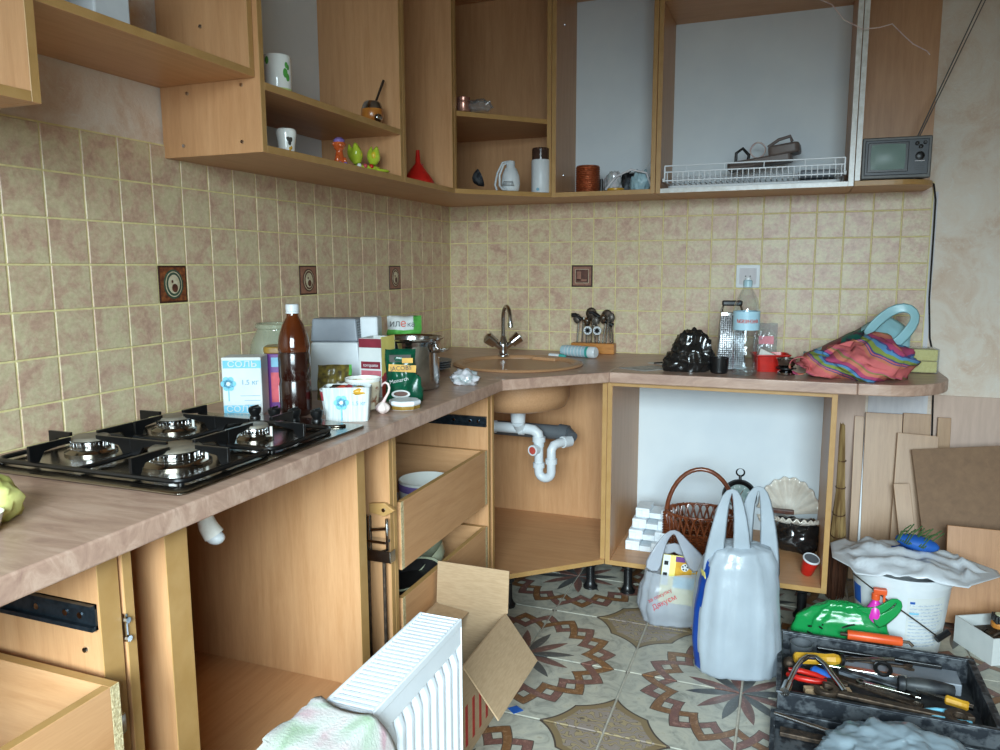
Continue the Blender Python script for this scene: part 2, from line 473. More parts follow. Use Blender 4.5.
# boards on the wall under the worktop end and the caulked tile edge
struct(MB().box(1.998, 2.014, -.004, 0, .85, 1.5).build('trim_1', 'pale_wall_board'))
struct(MB().box(1.69, 1.812, -.006, 0, 0, .81).build('trim_2', 'pink_wall_board'))
struct(MB().box(1.822, 2.03, -.006, 0, 0, .81).build('trim_3', 'pale_wall_board'))
struct(MB().box(2.045, RX1, -.008, 0, 0, .73).build('trim_4', 'pink_wall_board'))

# ------------------------------------------------------------------ cabinets
TH = .018
def panel(name, parent, x0, x1, y0, y1, z0, z1, front=None, matname=None, edge='golden_edge_band', label=None):
    d = (x1-x0, y1-y0, z1-z0); k = d.index(max(d))
    wm = matname or WOODS[k]
    mi = [0]*6
    idx = {'-z':0, '+z':1, '-y':2, '+y':3, '-x':4, '+x':5}
    for fr in (front.split() if front else []): mi[idx[fr]] = 1
    o = MB().box(x0, x1, y0, y1, z0, z1, mi).build(name, [wm, edge], parent, bevel=.0008, segs=1)
    if label: o['label'] = label
    return o
UB, UT, UD = 1.503, 2.35, .31
def screw(parent, x, y, z, axis='y'):
    d = Vector((0, -.003, 0)) if axis == 'y' else Vector((.003, 0, 0))
    p = Vector((x, y, z))
    MB().cyl(p, p+d, .005, .004, 10).build('screw', 'chrome', parent, smooth=True)
# near left wall cabinet
c = thing('wall_cabinet', 'leftmost open wall cabinet, cut off by the photo edge, above the hob', 'wall cabinet', (0,0,0))
panel('side_panel', c, .004, UD, -2.353, -2.335, UB, UT, '+x'); panel('side_panel', c, .004, UD, -2.95, -2.932, UB, UT, '+x')
panel('bottom_panel', c, .004, UD, -2.932, -2.353, UB, UB+TH, '+x'); panel('top_panel', c, .004, UD, -2.932, -2.353, UT-TH, UT, '+x')
MB().box(.004, .008, -2.932, -2.353, UB+TH, UT-TH).build('back_panel', 'white_hardboard', c)
# bridging shelf unit above the hob
c = thing('hood_cabinet', 'short open shelf cabinet bridging the gap high above the gas hob', 'wall cabinet')
panel('bottom_panel', c, .004, .297, -2.333, -1.752, 1.675, 1.693, '+x')
panel('side_panel', c, .03, .297, -1.77, -1.752, 1.693, UT, '+x'); panel('side_panel', c, .03, .297, -2.333, -2.315, 1.693, UT, '+x')
panel('top_panel', c, .03, .297, -2.315, -1.77, UT-TH, UT, '+x')
screw(c, .16, -1.77, 1.80)
# two-shelf cabinet with figurines
c = thing('wall_cabinet', 'open wall cabinet with a low shelf holding canister and figurines', 'wall cabinet')
YL, YR = -1.75, -1.03
sp_ = panel('side_panel', c, .004, UD, YL, YL+TH, UB, UT, '+x')
for sx_, sz_ in ((.07, 1.53), (.25, 1.53), (.09, 1.655), (.255, 1.662)): screw(c, sx_, YL, sz_)
panel('side_panel', c, .004, UD, YR-TH, YR, UB, UT, '+x')
panel('bottom_panel', c, .004, UD, YL+TH, YR-TH, UB, UB+TH, '+x'); panel('top_panel', c, .004, UD, YL+TH, YR-TH, UT-TH, UT, '+x')
panel('shelf', c, .012, UD, YL+TH, YR-TH, 1.650, 1.668, '+x')
MB().box(.004, .010, YL+TH, YR-TH, UB+TH, UT-TH).build('back_panel', 'white_hardboard', c)
# narrow cabinet with the funnel
c = thing('wall_cabinet', 'narrow open wall cabinet holding a red funnel beside the corner cabinet', 'wall cabinet')
panel('side_panel', c, .004, UD, -1.028, -1.010, UB, UT, '+x'); panel('side_panel', c, .004, UD, -.640, -.622, UB, UT, '+x')
panel('bottom_panel', c, .004, UD, -1.010, -.640, UB, UB+TH, '+x'); panel('top_panel', c, .004, UD, -1.010, -.640, UT-TH, UT, '+x')
panel('back_panel', c, .004, .010, -1.010, -.640, UB+TH, UT-TH)
# diagonal corner cabinet
c = thing('corner_wall_cabinet', 'diagonal corner wall cabinet with one shelf and brown inside', 'wall cabinet')
penta = [(.004, -.004), (.004, -.618), (.31, -.618), (.592, -.31), (.592, -.004)]
ins = [(.012, -.012), (.012, -.600), (.305, -.600), (.574, -.306), (.574, -.012)]
def slab(name, parent, poly, z0, z1, fronts, wm='beech_laminate_along_x'):
    side = [1 if k in fronts else 0 for k in range(len(poly))]
    return MB().prism(poly, z0, z1, 0, side).build(name, [wm, 'golden_edge_band'], parent, bevel=.0008, segs=1)
slab('bottom_panel', c, penta, UB, UB+TH, (2,)); slab('shelf', c, ins, 1.790, 1.808, (2,)); slab('top_panel', c, penta, 2.385, 2.403, (2,))
panel('side_panel', c, .012, .31, -.618, -.600, UB+TH, 2.385, '+x'); panel('side_panel', c, .574, .592, -.31, -.012, UB+TH, 2.385, '-y')
panel('back_panel', c, .004, .012, -.618, -.012, UB+TH, 2.30); panel('back_panel', c, .004, .592, -.012, -.004, UB+TH, 2.385, matname='beech_laminate_upright')
# wall cabinets on the back wall
def back_cab(label, x0, x1, ztop, edge='golden_edge_band', back='white_hardboard', name='wall_cabinet', redge=None):
    c = thing(name, label, 'wall cabinet')
    panel('side_panel', c, x0, x0+TH, -UD, -.004, UB, ztop, '-y', edge='golden_edge_band')
    panel('side_panel', c, x1-TH, x1, -UD, -.004, UB, ztop, '-y', edge=redge or edge)
    panel('bottom_panel', c, x0+TH, x1-TH, -UD, -.004, UB, UB+TH, '-y', edge=edge); panel('top_panel', c, x0+TH, x1-TH, -UD, -.004, ztop-TH, ztop, '-y')
    MB().box(x0+TH, x1-TH, -.010, -.004, UB+TH, ztop-TH).build('back_panel', back, c)
    return c
ca = back_cab('narrow open wall cabinet with white back, holding a copper wire spool', .594, 1.008, UT)
cb = back_cab('wide open wall cabinet with white back and a wire dish rack', 1.010, 1.702, 2.215, edge='painted_glare_edge')
for z in (1.60, 2.19): screw(ca, .6121, -.2, z, 'x')
# open end shelf with the television
c = thing('end_shelf', 'open rounded end shelf carrying the small television', 'shelf')
poly = [(1.704, -.004), (1.704, -.31)] + [(1.83+.135*math.sin(a), -.18-.13*math.cos(a)) for a in [k*PI/16 for k in range(0, 9)]] + [(1.965, -.004)]
slab('bottom_panel', c, poly, UB, UB+TH, range(1, len(poly)-2))
panel('back_panel', c, 1.704, 1.98, -.012, -.004, UB+TH, UT, matname='beech_laminate_upright')
panel('side_panel', c, 1.704, 1.722, -.31, -.012, UB+TH, UT, '-y', edge='painted_glare_edge')

# ------------------------------------------------------------------ base units
LB, LT, LX = .115, .812, .575
def legs(parent, pts):
    for x, y in pts:
        q = MB(); q.lathe([(.028,0), (.028,.008), (.022,.014), (.016,.03), (.016,.09), (.024,.097), (.024,.115)], 16)
        q.build('leg', 'black_plastic', parent, smooth=True, loc=(x, y, 0))
# sink corner unit
c = thing('corner_base_cabinet', 'open corner base cabinet under the round sink showing its pipes', 'base cabinet')
poly = [(.02, -.158), (.02, -.905), (LX-.003, -.905), (.902, -.608), (.902, -.158)]
slab('bottom_panel', c, poly, LB, LB+TH, (2,))
panel('side_panel', c, .02, LX, -.925, -.907, LB, LT, '+x'); panel('side_panel', c, .885, .903, -.606, -.158, LB+TH, LT, '-y')
panel('back_panel', c, .02, .903, -.158, -.150, LB, LT, matname='beech_laminate_upright')
panel('back_panel', c, .012, .020, -.905, -.158, LB, LT, matname='beech_laminate_upright')
legs(c, [(.842, -.575), (.60, -.84), (.10, -.80), (.10, -.25)])
# right unit with white back
c = thing('base_cabinet', 'wide open base cabinet with white back, holding basket and shell bowl', 'base cabinet')
panel('side_panel', c, .905, .923, -.61, -.06, LB, LT, '-y'); panel('side_panel', c, 1.657, 1.675, -.61, -.06, LB, LT, '-y')
panel('bottom_panel', c, .923, 1.657, -.61, -.06, LB, LB+TH, '-y'); panel('top_rail', c, .923, 1.657, -.61, -.50, LT-.016, LT, '-y')
MB().box(.923, 1.657, -.068, -.062, LB+TH, LT-.016).build('back_panel', 'white_hardboard', c)
legs(c, [(.985, -.565), (1.60, -.56), (.985, -.12), (1.60, -.12)])
# drawer unit
c = thing('drawer_cabinet', 'drawer base cabinet left of the sink with its top drawer missing', 'drawer cabinet')
panel('side_panel', c, .02, LX, -.963, -.945, LB, LT, '+x'); panel('side_panel', c, .02, LX, -1.628, -1.610, LB, LT, '+x')
panel('bottom_panel', c, .02, LX, -1.610, -.963, LB, LB+TH, '+x'); panel('back_panel', c, .012, .020, -1.628, -.945, LB, LT)
legs(c, [(.52, -1.0), (.52, -1.57), (.1, -1.0), (.1, -1.57)])
pm('zinc_slide', (70,82,92), (48,58,66), 60, rough=.28, metal=.8)
def slide(parent, y, z, sgn, x0=.08, x1=.57, h=.035):
    q = MB(); q.box(x0, x1, min(y, y+sgn*.004), max(y, y+sgn*.004), z, z+h)
    q.box(x0, x1, min(y, y+sgn*.011), max(y, y+sgn*.011), z, z+.007); q.box(x0, x1, min(y, y+sgn*.011), max(y, y+sgn*.011), z+h-.007, z+h)
    o = q.build('drawer_slide', 'zinc_slide', parent)
    yy = y+sgn*.0125
    for xx in (x1-.03, x1-.06, x1-.12):
        MB().cyl((xx, y+sgn*.003, z+h/2), (xx, y+sgn*.006, z+h/2), .005, n=10).build('slide_rivet', 'chrome', o)
slide(c, -.963, .690, -1); slide(c, -1.610, .690, 1)
def drawer(parent, xf, xb, y0, y1, z0, z1, name='drawer'):
    # open box: front board, two sides, back, bottom; raw chipboard ends on the front board
    f = MB().box(xf-.016, xf, y0+.016, y1-.016, z0, z1, [0,1,0,0,0,0]).build(name, ['beech_laminate_along_y', 'golden_edge_band'], parent, bevel=.0006, segs=1)
    for ya in (y0, y1-.016): MB().box(xb, xf, ya, ya+.016, z0, z1, [0,1,0,0,0,2]).build('drawer_side', ['beech_laminate_along_x', 'golden_edge_band', 'chipboard_core'], f, bevel=.0006, segs=1)
    MB().box(xb, xb+.016, y0+.016, y1-.016, z0, z1).build('drawer_back', 'beech_laminate_along_y', f)
    MB().box(xb+.016, xf-.016, y0+.016, y1-.016, z0+.004, z0+.010).build('drawer_bottom', 'white_hardboard', f)
    return f
drawer(c, .577, .10, -1.594, -.980, .425, .612)
drawer(c, .577, .10, -1.594, -.980, .155, .345)
for z in (.50, .24): slide(c, -.963, z, -1, h=.03)
# narrow pull-out with bottle hardware
c = thing('pull_out_cabinet', 'very narrow pull-out base unit with chrome bracket and wooden catch', 'base cabinet')
panel('side_panel', c, .02, LX, -1.648, -1.631, LB, LT, '+x')
panel('back_panel', c, .012, .02, -1.762, -1.631, LB, LT); panel('bottom_panel', c, .02, .53, -1.764, -1.649, LB, LB+TH, '+x')
legs(c, [(.50, -1.70), (.08, -1.70)])
q = MB(); q.prism([(.0,-.012), (.045,-.018), (.075,0), (.045,.018), (.0,.012)], 0, .012)
q.xform(T(.522, -1.652, .612) @ RX(PI/2)); o = q.build('wooden_catch', 'golden_edge_band', c, bevel=.002)
MB().cyl((.566, -1.664, .612), (.566, -1.668, .612), .005, n=10).build('catch_screw', 'chrome', o)
q = MB(); q.box(.51, .592, -1.682, -1.678, .478, .508); q.box(.588, .592, -1.682, -1.655, .478, .508); q.build('bracket_plate', 'brushed_steel', c, bevel=.001)
q = MB(); q.tube([(.525, -1.672, .596), (.525, -1.672, .49), (.578, -1.672, .51), (.578, -1.672, .592)], .004, 8); q.tube([(.525, -1.668, .555), (.58, -1.668, .565)], .004, 8)
q.box(.51, .575, -1.676, -1.652, .525, .532); q.build('wire_bracket', 'chrome', c, smooth=True)
MB().box(.500, .522, -1.675, -1.650, .495, .590).build('bracket_block', 'black_plastic', c, bevel=.003)
for x in (.520, .566):
    MB().cyl((x, -1.670, .14), (x, -1.670, .490), .0045, n=10).build('rod', 'rusty_iron', c, smooth=True)
# oven bay
c = thing('oven_cabinet', 'empty built-in oven bay below the gas hob', 'base cabinet')
panel('side_panel', c, .02, LX, -1.802, -1.766, LB, LT, '+x'); panel('side_panel', c, .02, LX, -2.395, -2.345, LB, LT, '+x')
panel('shelf', c, .05, LX-.004, -2.345, -1.802, .185, .203, '+x')
legs(c, [(.52, -1.785), (.52, -2.37), (.08, -1.785), (.08, -2.37)])
# filler unit and nearest drawer unit
c = thing('filler_cabinet', 'slim gap-filling base unit between the near drawers and the oven bay', 'base cabinet')
panel('side_panel', c, .02, LX+.003, -2.484, -2.466, LB, LT, '+x'); panel('bottom_panel', c, .02, .5, -2.466, -2.398, LB, LB+TH, '+x')
panel('back_panel', c, .012, .02, -2.484, -2.398, LB, LT)
q = MB(); q.box(.574, .581, -2.487, -2.484, .655, .70); q.cyl((.578, -2.4845, .66), (.584, -2.4845, .66), .005, n=8); q.cyl((.578, -2.4845, .69), (.584, -2.4845, .69), .005, n=8); q.build('latch', 'chrome', c)
legs(c, [(.48, -2.44), (.08, -2.44)])
c = thing('drawer_cabinet', 'nearest drawer base cabinet at the left edge, drawer pulled out', 'drawer cabinet')
panel('side_panel', c, .02, LX, -2.527, -2.489, LB, LT, '+x'); panel('side_panel', c, .02, LX, -3.12, -3.102, LB, LT, '+x')
panel('bottom_panel', c, .02, LX, -3.102, -2.527, LB, LB+TH, '+x'); panel('back_panel', c, .012, .02, -3.12, -2.489, LB, LT)
slide(c, -2.527, .692, -1, h=.040); slide(c, -3.102, .692, 1, h=.040)
screw(c, .54, -2.527, .655)
d = drawer(c, .625, .14, -3.086, -2.546, .43, .630)
MB().box(.605, .622, -2.546, -2.536, .545, .575).build('slide_clip', 'chrome', d, bevel=.001)
legs(c, [(.52, -2.55), (.52, -3.06), (.1, -2.55), (.1, -3.06)])

# ------------------------------------------------------------------ worktop
WT, WB = .85, .812
c = thing('worktop', 'brown stone-look laminate worktop running round the corner with a rounded end', 'worktop', (0,0,0))
def top_piece(name, poly, hole=None):
    bm = bmesh.new()
    vs = [bm.verts.new((x, y, WB)) for x, y in poly]
    es = [bm.edges.new((vs[k], vs[(k+1) % len(vs)])) for k in range(len(vs))]
    if hole:
        cx, cy, r, n = hole
        hv = [bm.verts.new((cx+r*math.cos(2*PI*k/n), cy+r*math.sin(2*PI*k/n), WB)) for k in range(n)]
        es += [bm.edges.new((hv[k], hv[(k+1) % n])) for k in range(n)]
    bmesh.ops.triangle_fill(bm, use_beauty=True, use_dissolve=True, edges=es)
    r_ = bmesh.ops.extrude_face_region(bm, geom=list(bm.faces))
    for e in r_['geom']:
        if isinstance(e, bmesh.types.BMVert): e.co.z = WT
    bmesh.ops.recalc_face_normals(bm, faces=bm.faces)
    me = bpy.data.meshes.new(name); bm.to_mesh(me); bm.free(); me.materials.append(MATS['stone_look_laminate'])
    o = bpy.data.objects.new(name, me); COL.objects.link(o); o.parent = c
    q = o.modifiers.new('soft_edge', 'BEVEL'); q.width = .004; q.segments = 3; q.limit_method = 'ANGLE'; q.angle_limit = math.radians(60)
    return o
g = .0004
top_piece('worktop_left', [(.008, -.94-g), (.008, -3.13), (.62, -3.13), (.62, -.94-g)])
top_piece('worktop_corner', [(.008, -.008), (.008, -.94), (.62, -.94), (.915, -.638), (.915, -.008)], (.53, -.53, .215, 48))
top_piece('worktop_right', [(.915+g, -.008), (.915+g, -.638), (1.73-g, -.638), (1.73-g, -.008)])
endp = [(1.73, -.008), (1.73, -.638)] + [(1.79+.235*math.sin(a), -.38-.258*math.cos(a)) for a in [k*PI/20 for k in range(0, 11)]] + [(2.025, -.008)]
top_piece('worktop_end', endp)
# ------------------------------------------------------------------ gas hob
pm('hob_steel', (150,143,132), (132,126,116), 30, (1,40,1), rough=.2, metal=1)
pm('burner_cap_enamel', (120,112,98), (100,94,84), 60, rough=.35)
hob = thing('gas_hob', 'stainless steel gas hob with four burners and black pan supports', 'hob', (0,0,.85))
def rrect(x0, x1, y0, y1, r, n=6):
    pts = []
    for cx, cy, a0 in ((x1-r, y1-r, 0), (x0+r, y1-r, PI/2), (x0+r, y0+r, PI), (x1-r, y0+r, 1.5*PI)):
        for k in range(n+1):
            a = a0+k*PI/2/n; pts.append((cx+r*math.cos(a), cy+r*math.sin(a)))
    return pts
q = MB(); q.prism(rrect(.06, .585, -2.362, -1.765, .02), 0, .006); q.build('base_plate', 'hob_steel', hob, bevel=.003, smooth=True)
q = MB(); ell(q, .36, -1.805, .19, .042, .005, .012, n=40); q.build('knob_strip', 'hob_steel', hob, bevel=.003, smooth=True)
burners = [(.195, -2.195, .034), (.425, -2.205, .045), (.195, -1.97, .034), (.435, -1.985, .027)]
for bx_, by_, br in burners:
    q = MB(); q.lathe([(br*1.45, .005), (br*1.45, .010), (br*1.2, .017), (br*1.05, .018)], 32); o = q.build('burner_cup', 'hob_steel', hob, smooth=True, loc=(bx_, by_, 0))
    q = MB(); n = 36
    prof = [(br, .017), (br*1.05, .02), (br*1.05, .032), (br, .034)]
    q.lathe(prof, 36)
    for k in range(24):
        a = 2*PI*k/24; q.box(br*1.03, br*1.09, -.0018, .0018, .021, .031, 0, RZ(a))
    q.build('flame_ring', 'chrome', o, smooth=True)
    q = MB(); q.lathe([(br*1.08, .034), (br*1.08, .037), (br*1.0, .040), (0, .041)], 36); q.build('burner_cap', 'burner_cap_enamel', o, smooth=True)
    MB().cyl((br*1.2, br*.5, .012), (br*1.2, br*.5, .034), .003, n=8).build('igniter', 'white_ceramic', o, smooth=True)
# pan supports: two cast frames with upright fins pointing at the burners
for gi, (y0, y1) in enumerate(((-2.305, -2.085), (-2.078, -1.858))):
    gx0, gx1 = .095, .552
    if gi == 0: y0, y1 = -2.328, -2.083
    q = MB()
    loop = [(x, y, .013) for x, y in rrect(gx0, gx1, y0, y1, .025, 4)]
    q.tube(loop, .005, 8, closed=True)
    g_ = q.build('pan_support', 'black_enamel', hob, smooth=True)
    cy_ = (y0+y1)/2
    for xc in (.19, .44):
        fins = [((xc, y0), (xc, cy_-.032)), ((xc, y1), (xc, cy_+.032)), ((gx0 if xc < .3 else gx1, cy_), (xc-.035 if xc < .3 else xc+.035, cy_)), ((.315, cy_), (xc+.035 if xc < .3 else xc-.035, cy_))]
        for a, b in fins:
            a, b = Vector((a[0], a[1], 0)), Vector((b[0], b[1], 0)); d = (b-a).normalized(); s_ = Vector((-d.y, d.x, 0))*.0035
            prof = [(a, .010), (a, .046), (b, .046), (b, .038), (a+(b-a)*.35, .030), (a+(b-a)*.2, .010)]
            vs = [p_+s_+Vector((0,0,z)) for p_, z in prof]+[p_-s_+Vector((0,0,z)) for p_, z in prof]
            n = len(prof); fs = [tuple(range(n)), tuple(range(2*n-1, n-1, -1))]+[(k, (k+1) % n, n+(k+1) % n, n+k) for k in range(n)]
            MB().add(vs, fs).build('fin', 'black_enamel', g_, bevel=.001)
    q = MB(); q.tube([(.315, y0, .014), (.315, y1, .014)], .005, 8); q.build('cross_bar', 'black_enamel', g_, smooth=True)
    for x, y in ((gx0+.01, y0+.01), (gx1-.01, y0+.01), (gx0+.01, y1-.01), (gx1-.01, y1-.01)):
        MB().cyl((x, y, .006), (x, y, .012), .006, n=10).build('rubber_foot', 'black_plastic', g_, smooth=True)
for kx, ky in ((.300, -1.815), (.355, -1.812), (.409, -1.806), (.466, -1.797)):
    q = MB(); q.lathe([(.013,.011), (.013,.016), (.0105,.019), (.015,.029), (.0155,.037), (.013,.040), (0,.041)], 24)
    o = q.build('knob', 'black_plastic', hob, smooth=True, loc=(kx, ky, 0))
    MB().box(-.0025, .0025, -.013, .013, .039, .0435).build('knob_grip', 'black_plastic', o, bevel=.001)

# ------------------------------------------------------------------ sink, tap and drain
pm('sand_composite', (186,142,104), (176,132,94), 160, rough=.35)
SX, SY = .53, -.53
sink = thing('sink', 'round sand-brown composite sink set into the corner worktop', 'sink', (SX, SY, .85))
q = MB()
q.lathe([(.207,-.055), (.2085,.0), (.252,.0005), (.254,.004), (.248,.009), (.235,.010), (.222,.006), (.212,-.008), (.203,-.05), (.196,-.12), (.18,-.148), (.14,-.158), (.03,-.160), (0,-.160)], 64)
q.build('basin', 'sand_composite', sink, smooth=True, angle=60)
q = MB(); q.lathe([(.2085,-.002), (.207,-.05), (.202,-.125), (.186,-.158), (.15,-.168), (.03,-.170), (0,-.170)], 64); q.build('basin_underside', 'sand_composite', sink, smooth=True, angle=60)
q = MB(); q.box(-.055, .055, -.022, .022, -.012, .004); o = q.build('soap_ledge', 'sand_composite', sink, bevel=.004); o.location = (.055, .190, .006); o.rotation_euler = (0, 0, -.25)
q = MB(); q.lathe([(.04,-.159), (.042,-.156), (.03,-.157), (0,-.158)], 24); q.build('drain', 'chrome', sink, smooth=True)
tap = thing('mixer_tap', 'chrome two-handle mixer tap with swan neck on the sink rim', 'tap', (.405, -.360, .858), rz=.62)
q = MB(); q.lathe([(.024,0), (.024,.006), (.018,.012), (.017,.03), (.021,.04), (.02,.055), (.013,.066), (.0125,.08), (.009,.084)], 24); q.build('body', 'chrome', tap, smooth=True)
neck = [(0,0,.07), (0,0,.12), (.0,.004,.155)]
arc = [(.0,-.055+.055*math.cos(a), .155+.055*math.sin(a)) for a in [k*PI/12 for k in range(0, 12)]]
q = MB(); q.tube([(0,0,.07), (0,0,.11)]+arc+[(0, -.112, .142)], [.0085]*2+[.0085]*12+[.0085], 14); o = q.build('spout', 'chrome', tap, smooth=True)
MB().cyl((0, -.1115, .147), (0, -.115, .128), .0105, n=16).build('aerator', 'polished_steel', o, smooth=True)
for sgn in (-1, 1):
    q = MB(); q.cyl((sgn*.008, 0, .035), (sgn*.035, 0, .055), .012, n=14)
    q.cyl((sgn*.035, 0, .055), (sgn*.068, 0, .080), .021, .026, n=14); q.cyl((sgn*.068, 0, .080), (sgn*.075, 0, .085), .026, .014, n=14)
    q.build('handle', 'chrome', tap, smooth=True, angle=30)
dp = thing('drain_pipe', 'white plastic siphon with red cap under the sink bowl', 'pipe', (0,0,0))
q = MB(); q.tube([(.22, -.50, .588), (.56, -.50, .588), (.585, -.50, .585), (.603, -.50, .572), (.607, -.50, .55), (.607, -.50, .52)], .021, 16); q.build('inlet_pipe', 'white_plastic', dp, smooth=True)
for p0, p1 in (((.40,-.50,.588), (.425,-.50,.588)), ((.525,-.50,.588), (.545,-.50,.588)), ((.607,-.50,.54), (.607,-.50,.56))):
    MB().cyl(p0, p1, .026, n=18).build('collar', 'white_plastic', dp, smooth=True, angle=30)
arc = [(.633-.026*math.cos(a), -.50, .42-.026*math.sin(a)) for a in [k*PI/8 for k in range(9)]]
q = MB(); q.tube([(.607, -.50, .53), (.607, -.50, .45)]+arc+[(.659, -.50, .47), (.659, -.50, .51), (.665, -.49, .527), (.68, -.47, .533), (.70, -.43, .533)], .018, 16); q.build('trap_bend', 'white_plastic', dp, smooth=True)
for p0, p1 in (((.607,-.50,.435), (.607,-.50,.455)), ((.659,-.50,.455), (.659,-.50,.475)), ((.69,-.45,.533), (.71,-.415,.533))):
    MB().cyl(p0, p1, .0235, n=18).build('collar', 'white_plastic', dp, smooth=True, angle=30)
pm('red_cap', (196,84,72), (180,70,60), 30, rough=.5)
q = MB(); q.cyl((.600, -.515, .512), (.594, -.542, .512), .021, n=18); o = q.build('cap_ring', 'white_plastic', dp, smooth=True, angle=30)
MB().cyl((.594, -.5425, .512), (.5935, -.544, .512), .015, n=18).build('cap_disc', 'red_cap', o)
q = MB(); q.cyl((SX, SY, .678), (SX, SY, .62), .032, .028, n=18); q.cyl((SX, SY, .62), (SX, -.50, .588), .024, n=14); q.build('waste_outlet', 'white_plastic', dp, smooth=True, angle=30)
gp = thing('sewer_pipe', 'dark grey drain pipe running behind the white siphon', 'pipe')
q = MB(); q.tube([(.05, -.40, .565), (.66, -.40, .560), (.70, -.405, .556), (.715, -.42, .545)], .030, 16); q.build('pipe_run', 'grey_pvc', gp, smooth=True)
q = MB(); q.cyl((.66, -.40, .56), (.70, -.403, .557), .036, n=18); q.build('socket', 'grey_pvc', gp, smooth=True, angle=30)

# ------------------------------------------------------------------ things left of the sink
ZT = .8505
def lab(c1, c2=None, name=None, **k): return pm(name, c1, c2, **k)
lab((120,190,214), (108,178,204), 'light_blue_print', rough=.6)
lab((120,170,192), None, 'pale_blue_print', rough=.6)
lab((104,52,122), (84,38,104), 'purple_print', rough=.4)
lab((150,118,50), (130,98,40), 'olive_gold_lid', rough=.35)
lab((128,36,52), (112,28,42), 'wine_red_print', rough=.5)
lab((236,222,128), (226,210,112), 'pale_yellow_print', rough=.5)
lab((206,84,60), (186,60,48), 'tomato_red_print', rough=.5)
lab((14,84,58), (8,62,44), 'dark_green_foil', rough=.25)
lab((206,158,48), (186,136,36), 'gold_print', rough=.35)
lab((74,70,62), (46,44,40), 'dark_print', rough=.6)
lab((92,170,74), (70,140,60), 'fresh_green_print', rough=.5)
lab((196,74,84), (170,58,70), 'rose_print', rough=.5)
lab((206,120,130), (190,100,112), 'pink_print', rough=.5)
# salt carton
s_ = thing('salt_carton', 'white and light blue paper salt carton standing behind the hob knobs', 'carton', (.195, -1.715, ZT), rz=.42)
MB().box(-.050, .050, -.036, .036, 0, .150).build('carton_body', 'paper_white', s_, bevel=.003)
MB().box(-.046, .050, -.0368, -.0362, .122, .142).build('blue_band', 'light_blue_print', s_); MB().box(-.048, .03, -.0368, -.0362, .006, .026).build('blue_band', 'light_blue_print', s_)
text('СОЛЬ', 'lettering', 'paper_white', s_, (.003, -.0372, .132), (PI/2, 0, 0), .021, sx=1.25); text('СОЛЬ', 'lettering', 'paper_white', s_, (-.006, -.0372, .016), (PI/2, 0, 0), .021, sx=1.2)
text('1.5 кг', 'lettering', 'pale_blue_print', s_, (.020, -.0368, .085), (PI/2, 0, 0), .018)
def flower(parent, cx, cz, y, r, rot=None):
    q = MB()
    for k in range(6):
        a = 2*PI*k/6; ell(q, cx+r*.62*math.cos(a), cz+r*.62*math.sin(a), r*.42, r*.42, 0, .0005, n=12)
    ell(q, cx, cz, r*.6, r*.6, 0, .0005, n=14)
    q.box(cx-.0015, cx+.0015, cz-.045, cz, 0, .0004)
    q.xform(T(0, y, 0) @ RX(PI/2)); o = q.build('blue_flower', 'light_blue_print', parent)
    q = MB(); ell(q, cx, cz, r*.28, r*.28, .0005, .001, n=12); q.xform(T(0, y, 0) @ RX(PI/2)); q.build('flower_centre', 'paper_white', o)
flower(s_, -.034, .082, -.0364, .019)
for k in range(3): MB().box(-.005+.01*(k > 0), .045, -.0368, -.0362, .050-.012*k, .0512-.012*k).build('print_line', 'pale_blue_print', s_)
# purple tin
t_ = thing('coffee_tin', 'purple tin with an olive lid standing between salt carton and brown bottle', 'tin', (.232, -1.610, ZT), rz=.5)
q = MB(); q.prism(rrect(-.04, .04, -.04, .04, .018), 0, .150); q.build('tin_body', 'purple_print', t_, smooth=True, bevel=.002)
q = MB(); q.prism(rrect(-.043, .043, -.043, .043, .02), .150, .168); q.build('lid', 'olive_gold_lid', t_, smooth=True, bevel=.003)
MB().box(-.022, .024, -.0408, -.0402, .115, .14).build('printed_panel', 'pale_blue_print', t_)
MB().box(-.024, .026, -.0410, -.0402, .02, .10).build('printed_picture', 'rose_print', t_); MB().box(-.005, .022, -.0414, -.0408, .02, .065).build('printed_figure', 'pale_wall_board', t_)
# large glass jar
def glass(name, col, rough=.02, alpha=None):
    m, nt, N, L, b = nodes_of(name)
    tr = N.new('ShaderNodeBsdfTransparent'); tr.inputs[0].default_value = col
    gl = N.new('ShaderNodeBsdfGlossy'); gl.inputs['Roughness'].default_value = rough; gl.inputs['Color'].default_value = (1,1,1,1)
    lw_ = N.new('ShaderNodeLayerWeight'); lw_.inputs[0].default_value = .12; fr = N.new('ShaderNodeMath'); fr.operation = 'MULTIPLY_ADD'; fr.inputs[1].default_value = .6; fr.inputs[2].default_value = .04; L.new(lw_.outputs['Fresnel'] if False else lw_.outputs['Facing'], fr.inputs[0])
    lw_.inputs[0].default_value = .25
    mx = N.new('ShaderNodeMixShader'); L.new(fr.outputs[0], mx.inputs[0]); L.new(tr.outputs[0], mx.inputs[1]); L.new(gl.outputs[0], mx.inputs[2])
    if alpha:
        mx2 = N.new('ShaderNodeMixShader'); mx2.inputs[0].default_value = alpha[3]; L.new(mx.outputs[0], mx2.inputs[1])
        df = N.new('ShaderNodeBsdfDiffuse'); df.inputs[0].default_value = alpha; L.new(df.outputs[0], mx2.inputs[2]); L.new(mx2.outputs[0], N['Material Output'].inputs[0])
    else: L.new(mx.outputs[0], N['Material Output'].inputs[0])
    return m
glass('greenish_glass', (.93, .95, .88, 1), .03, (.42, .44, .34, .35))
glass('clear_bottle_plastic', (.93, .96, .97, 1), .06)
glass('clear_film', (.86, .90, .93, 1), .12, (.55, .58, .6, .12))
pm('amber_plastic', (96,44,14), (70,28,8), 6, rough=.12, coat=.5)
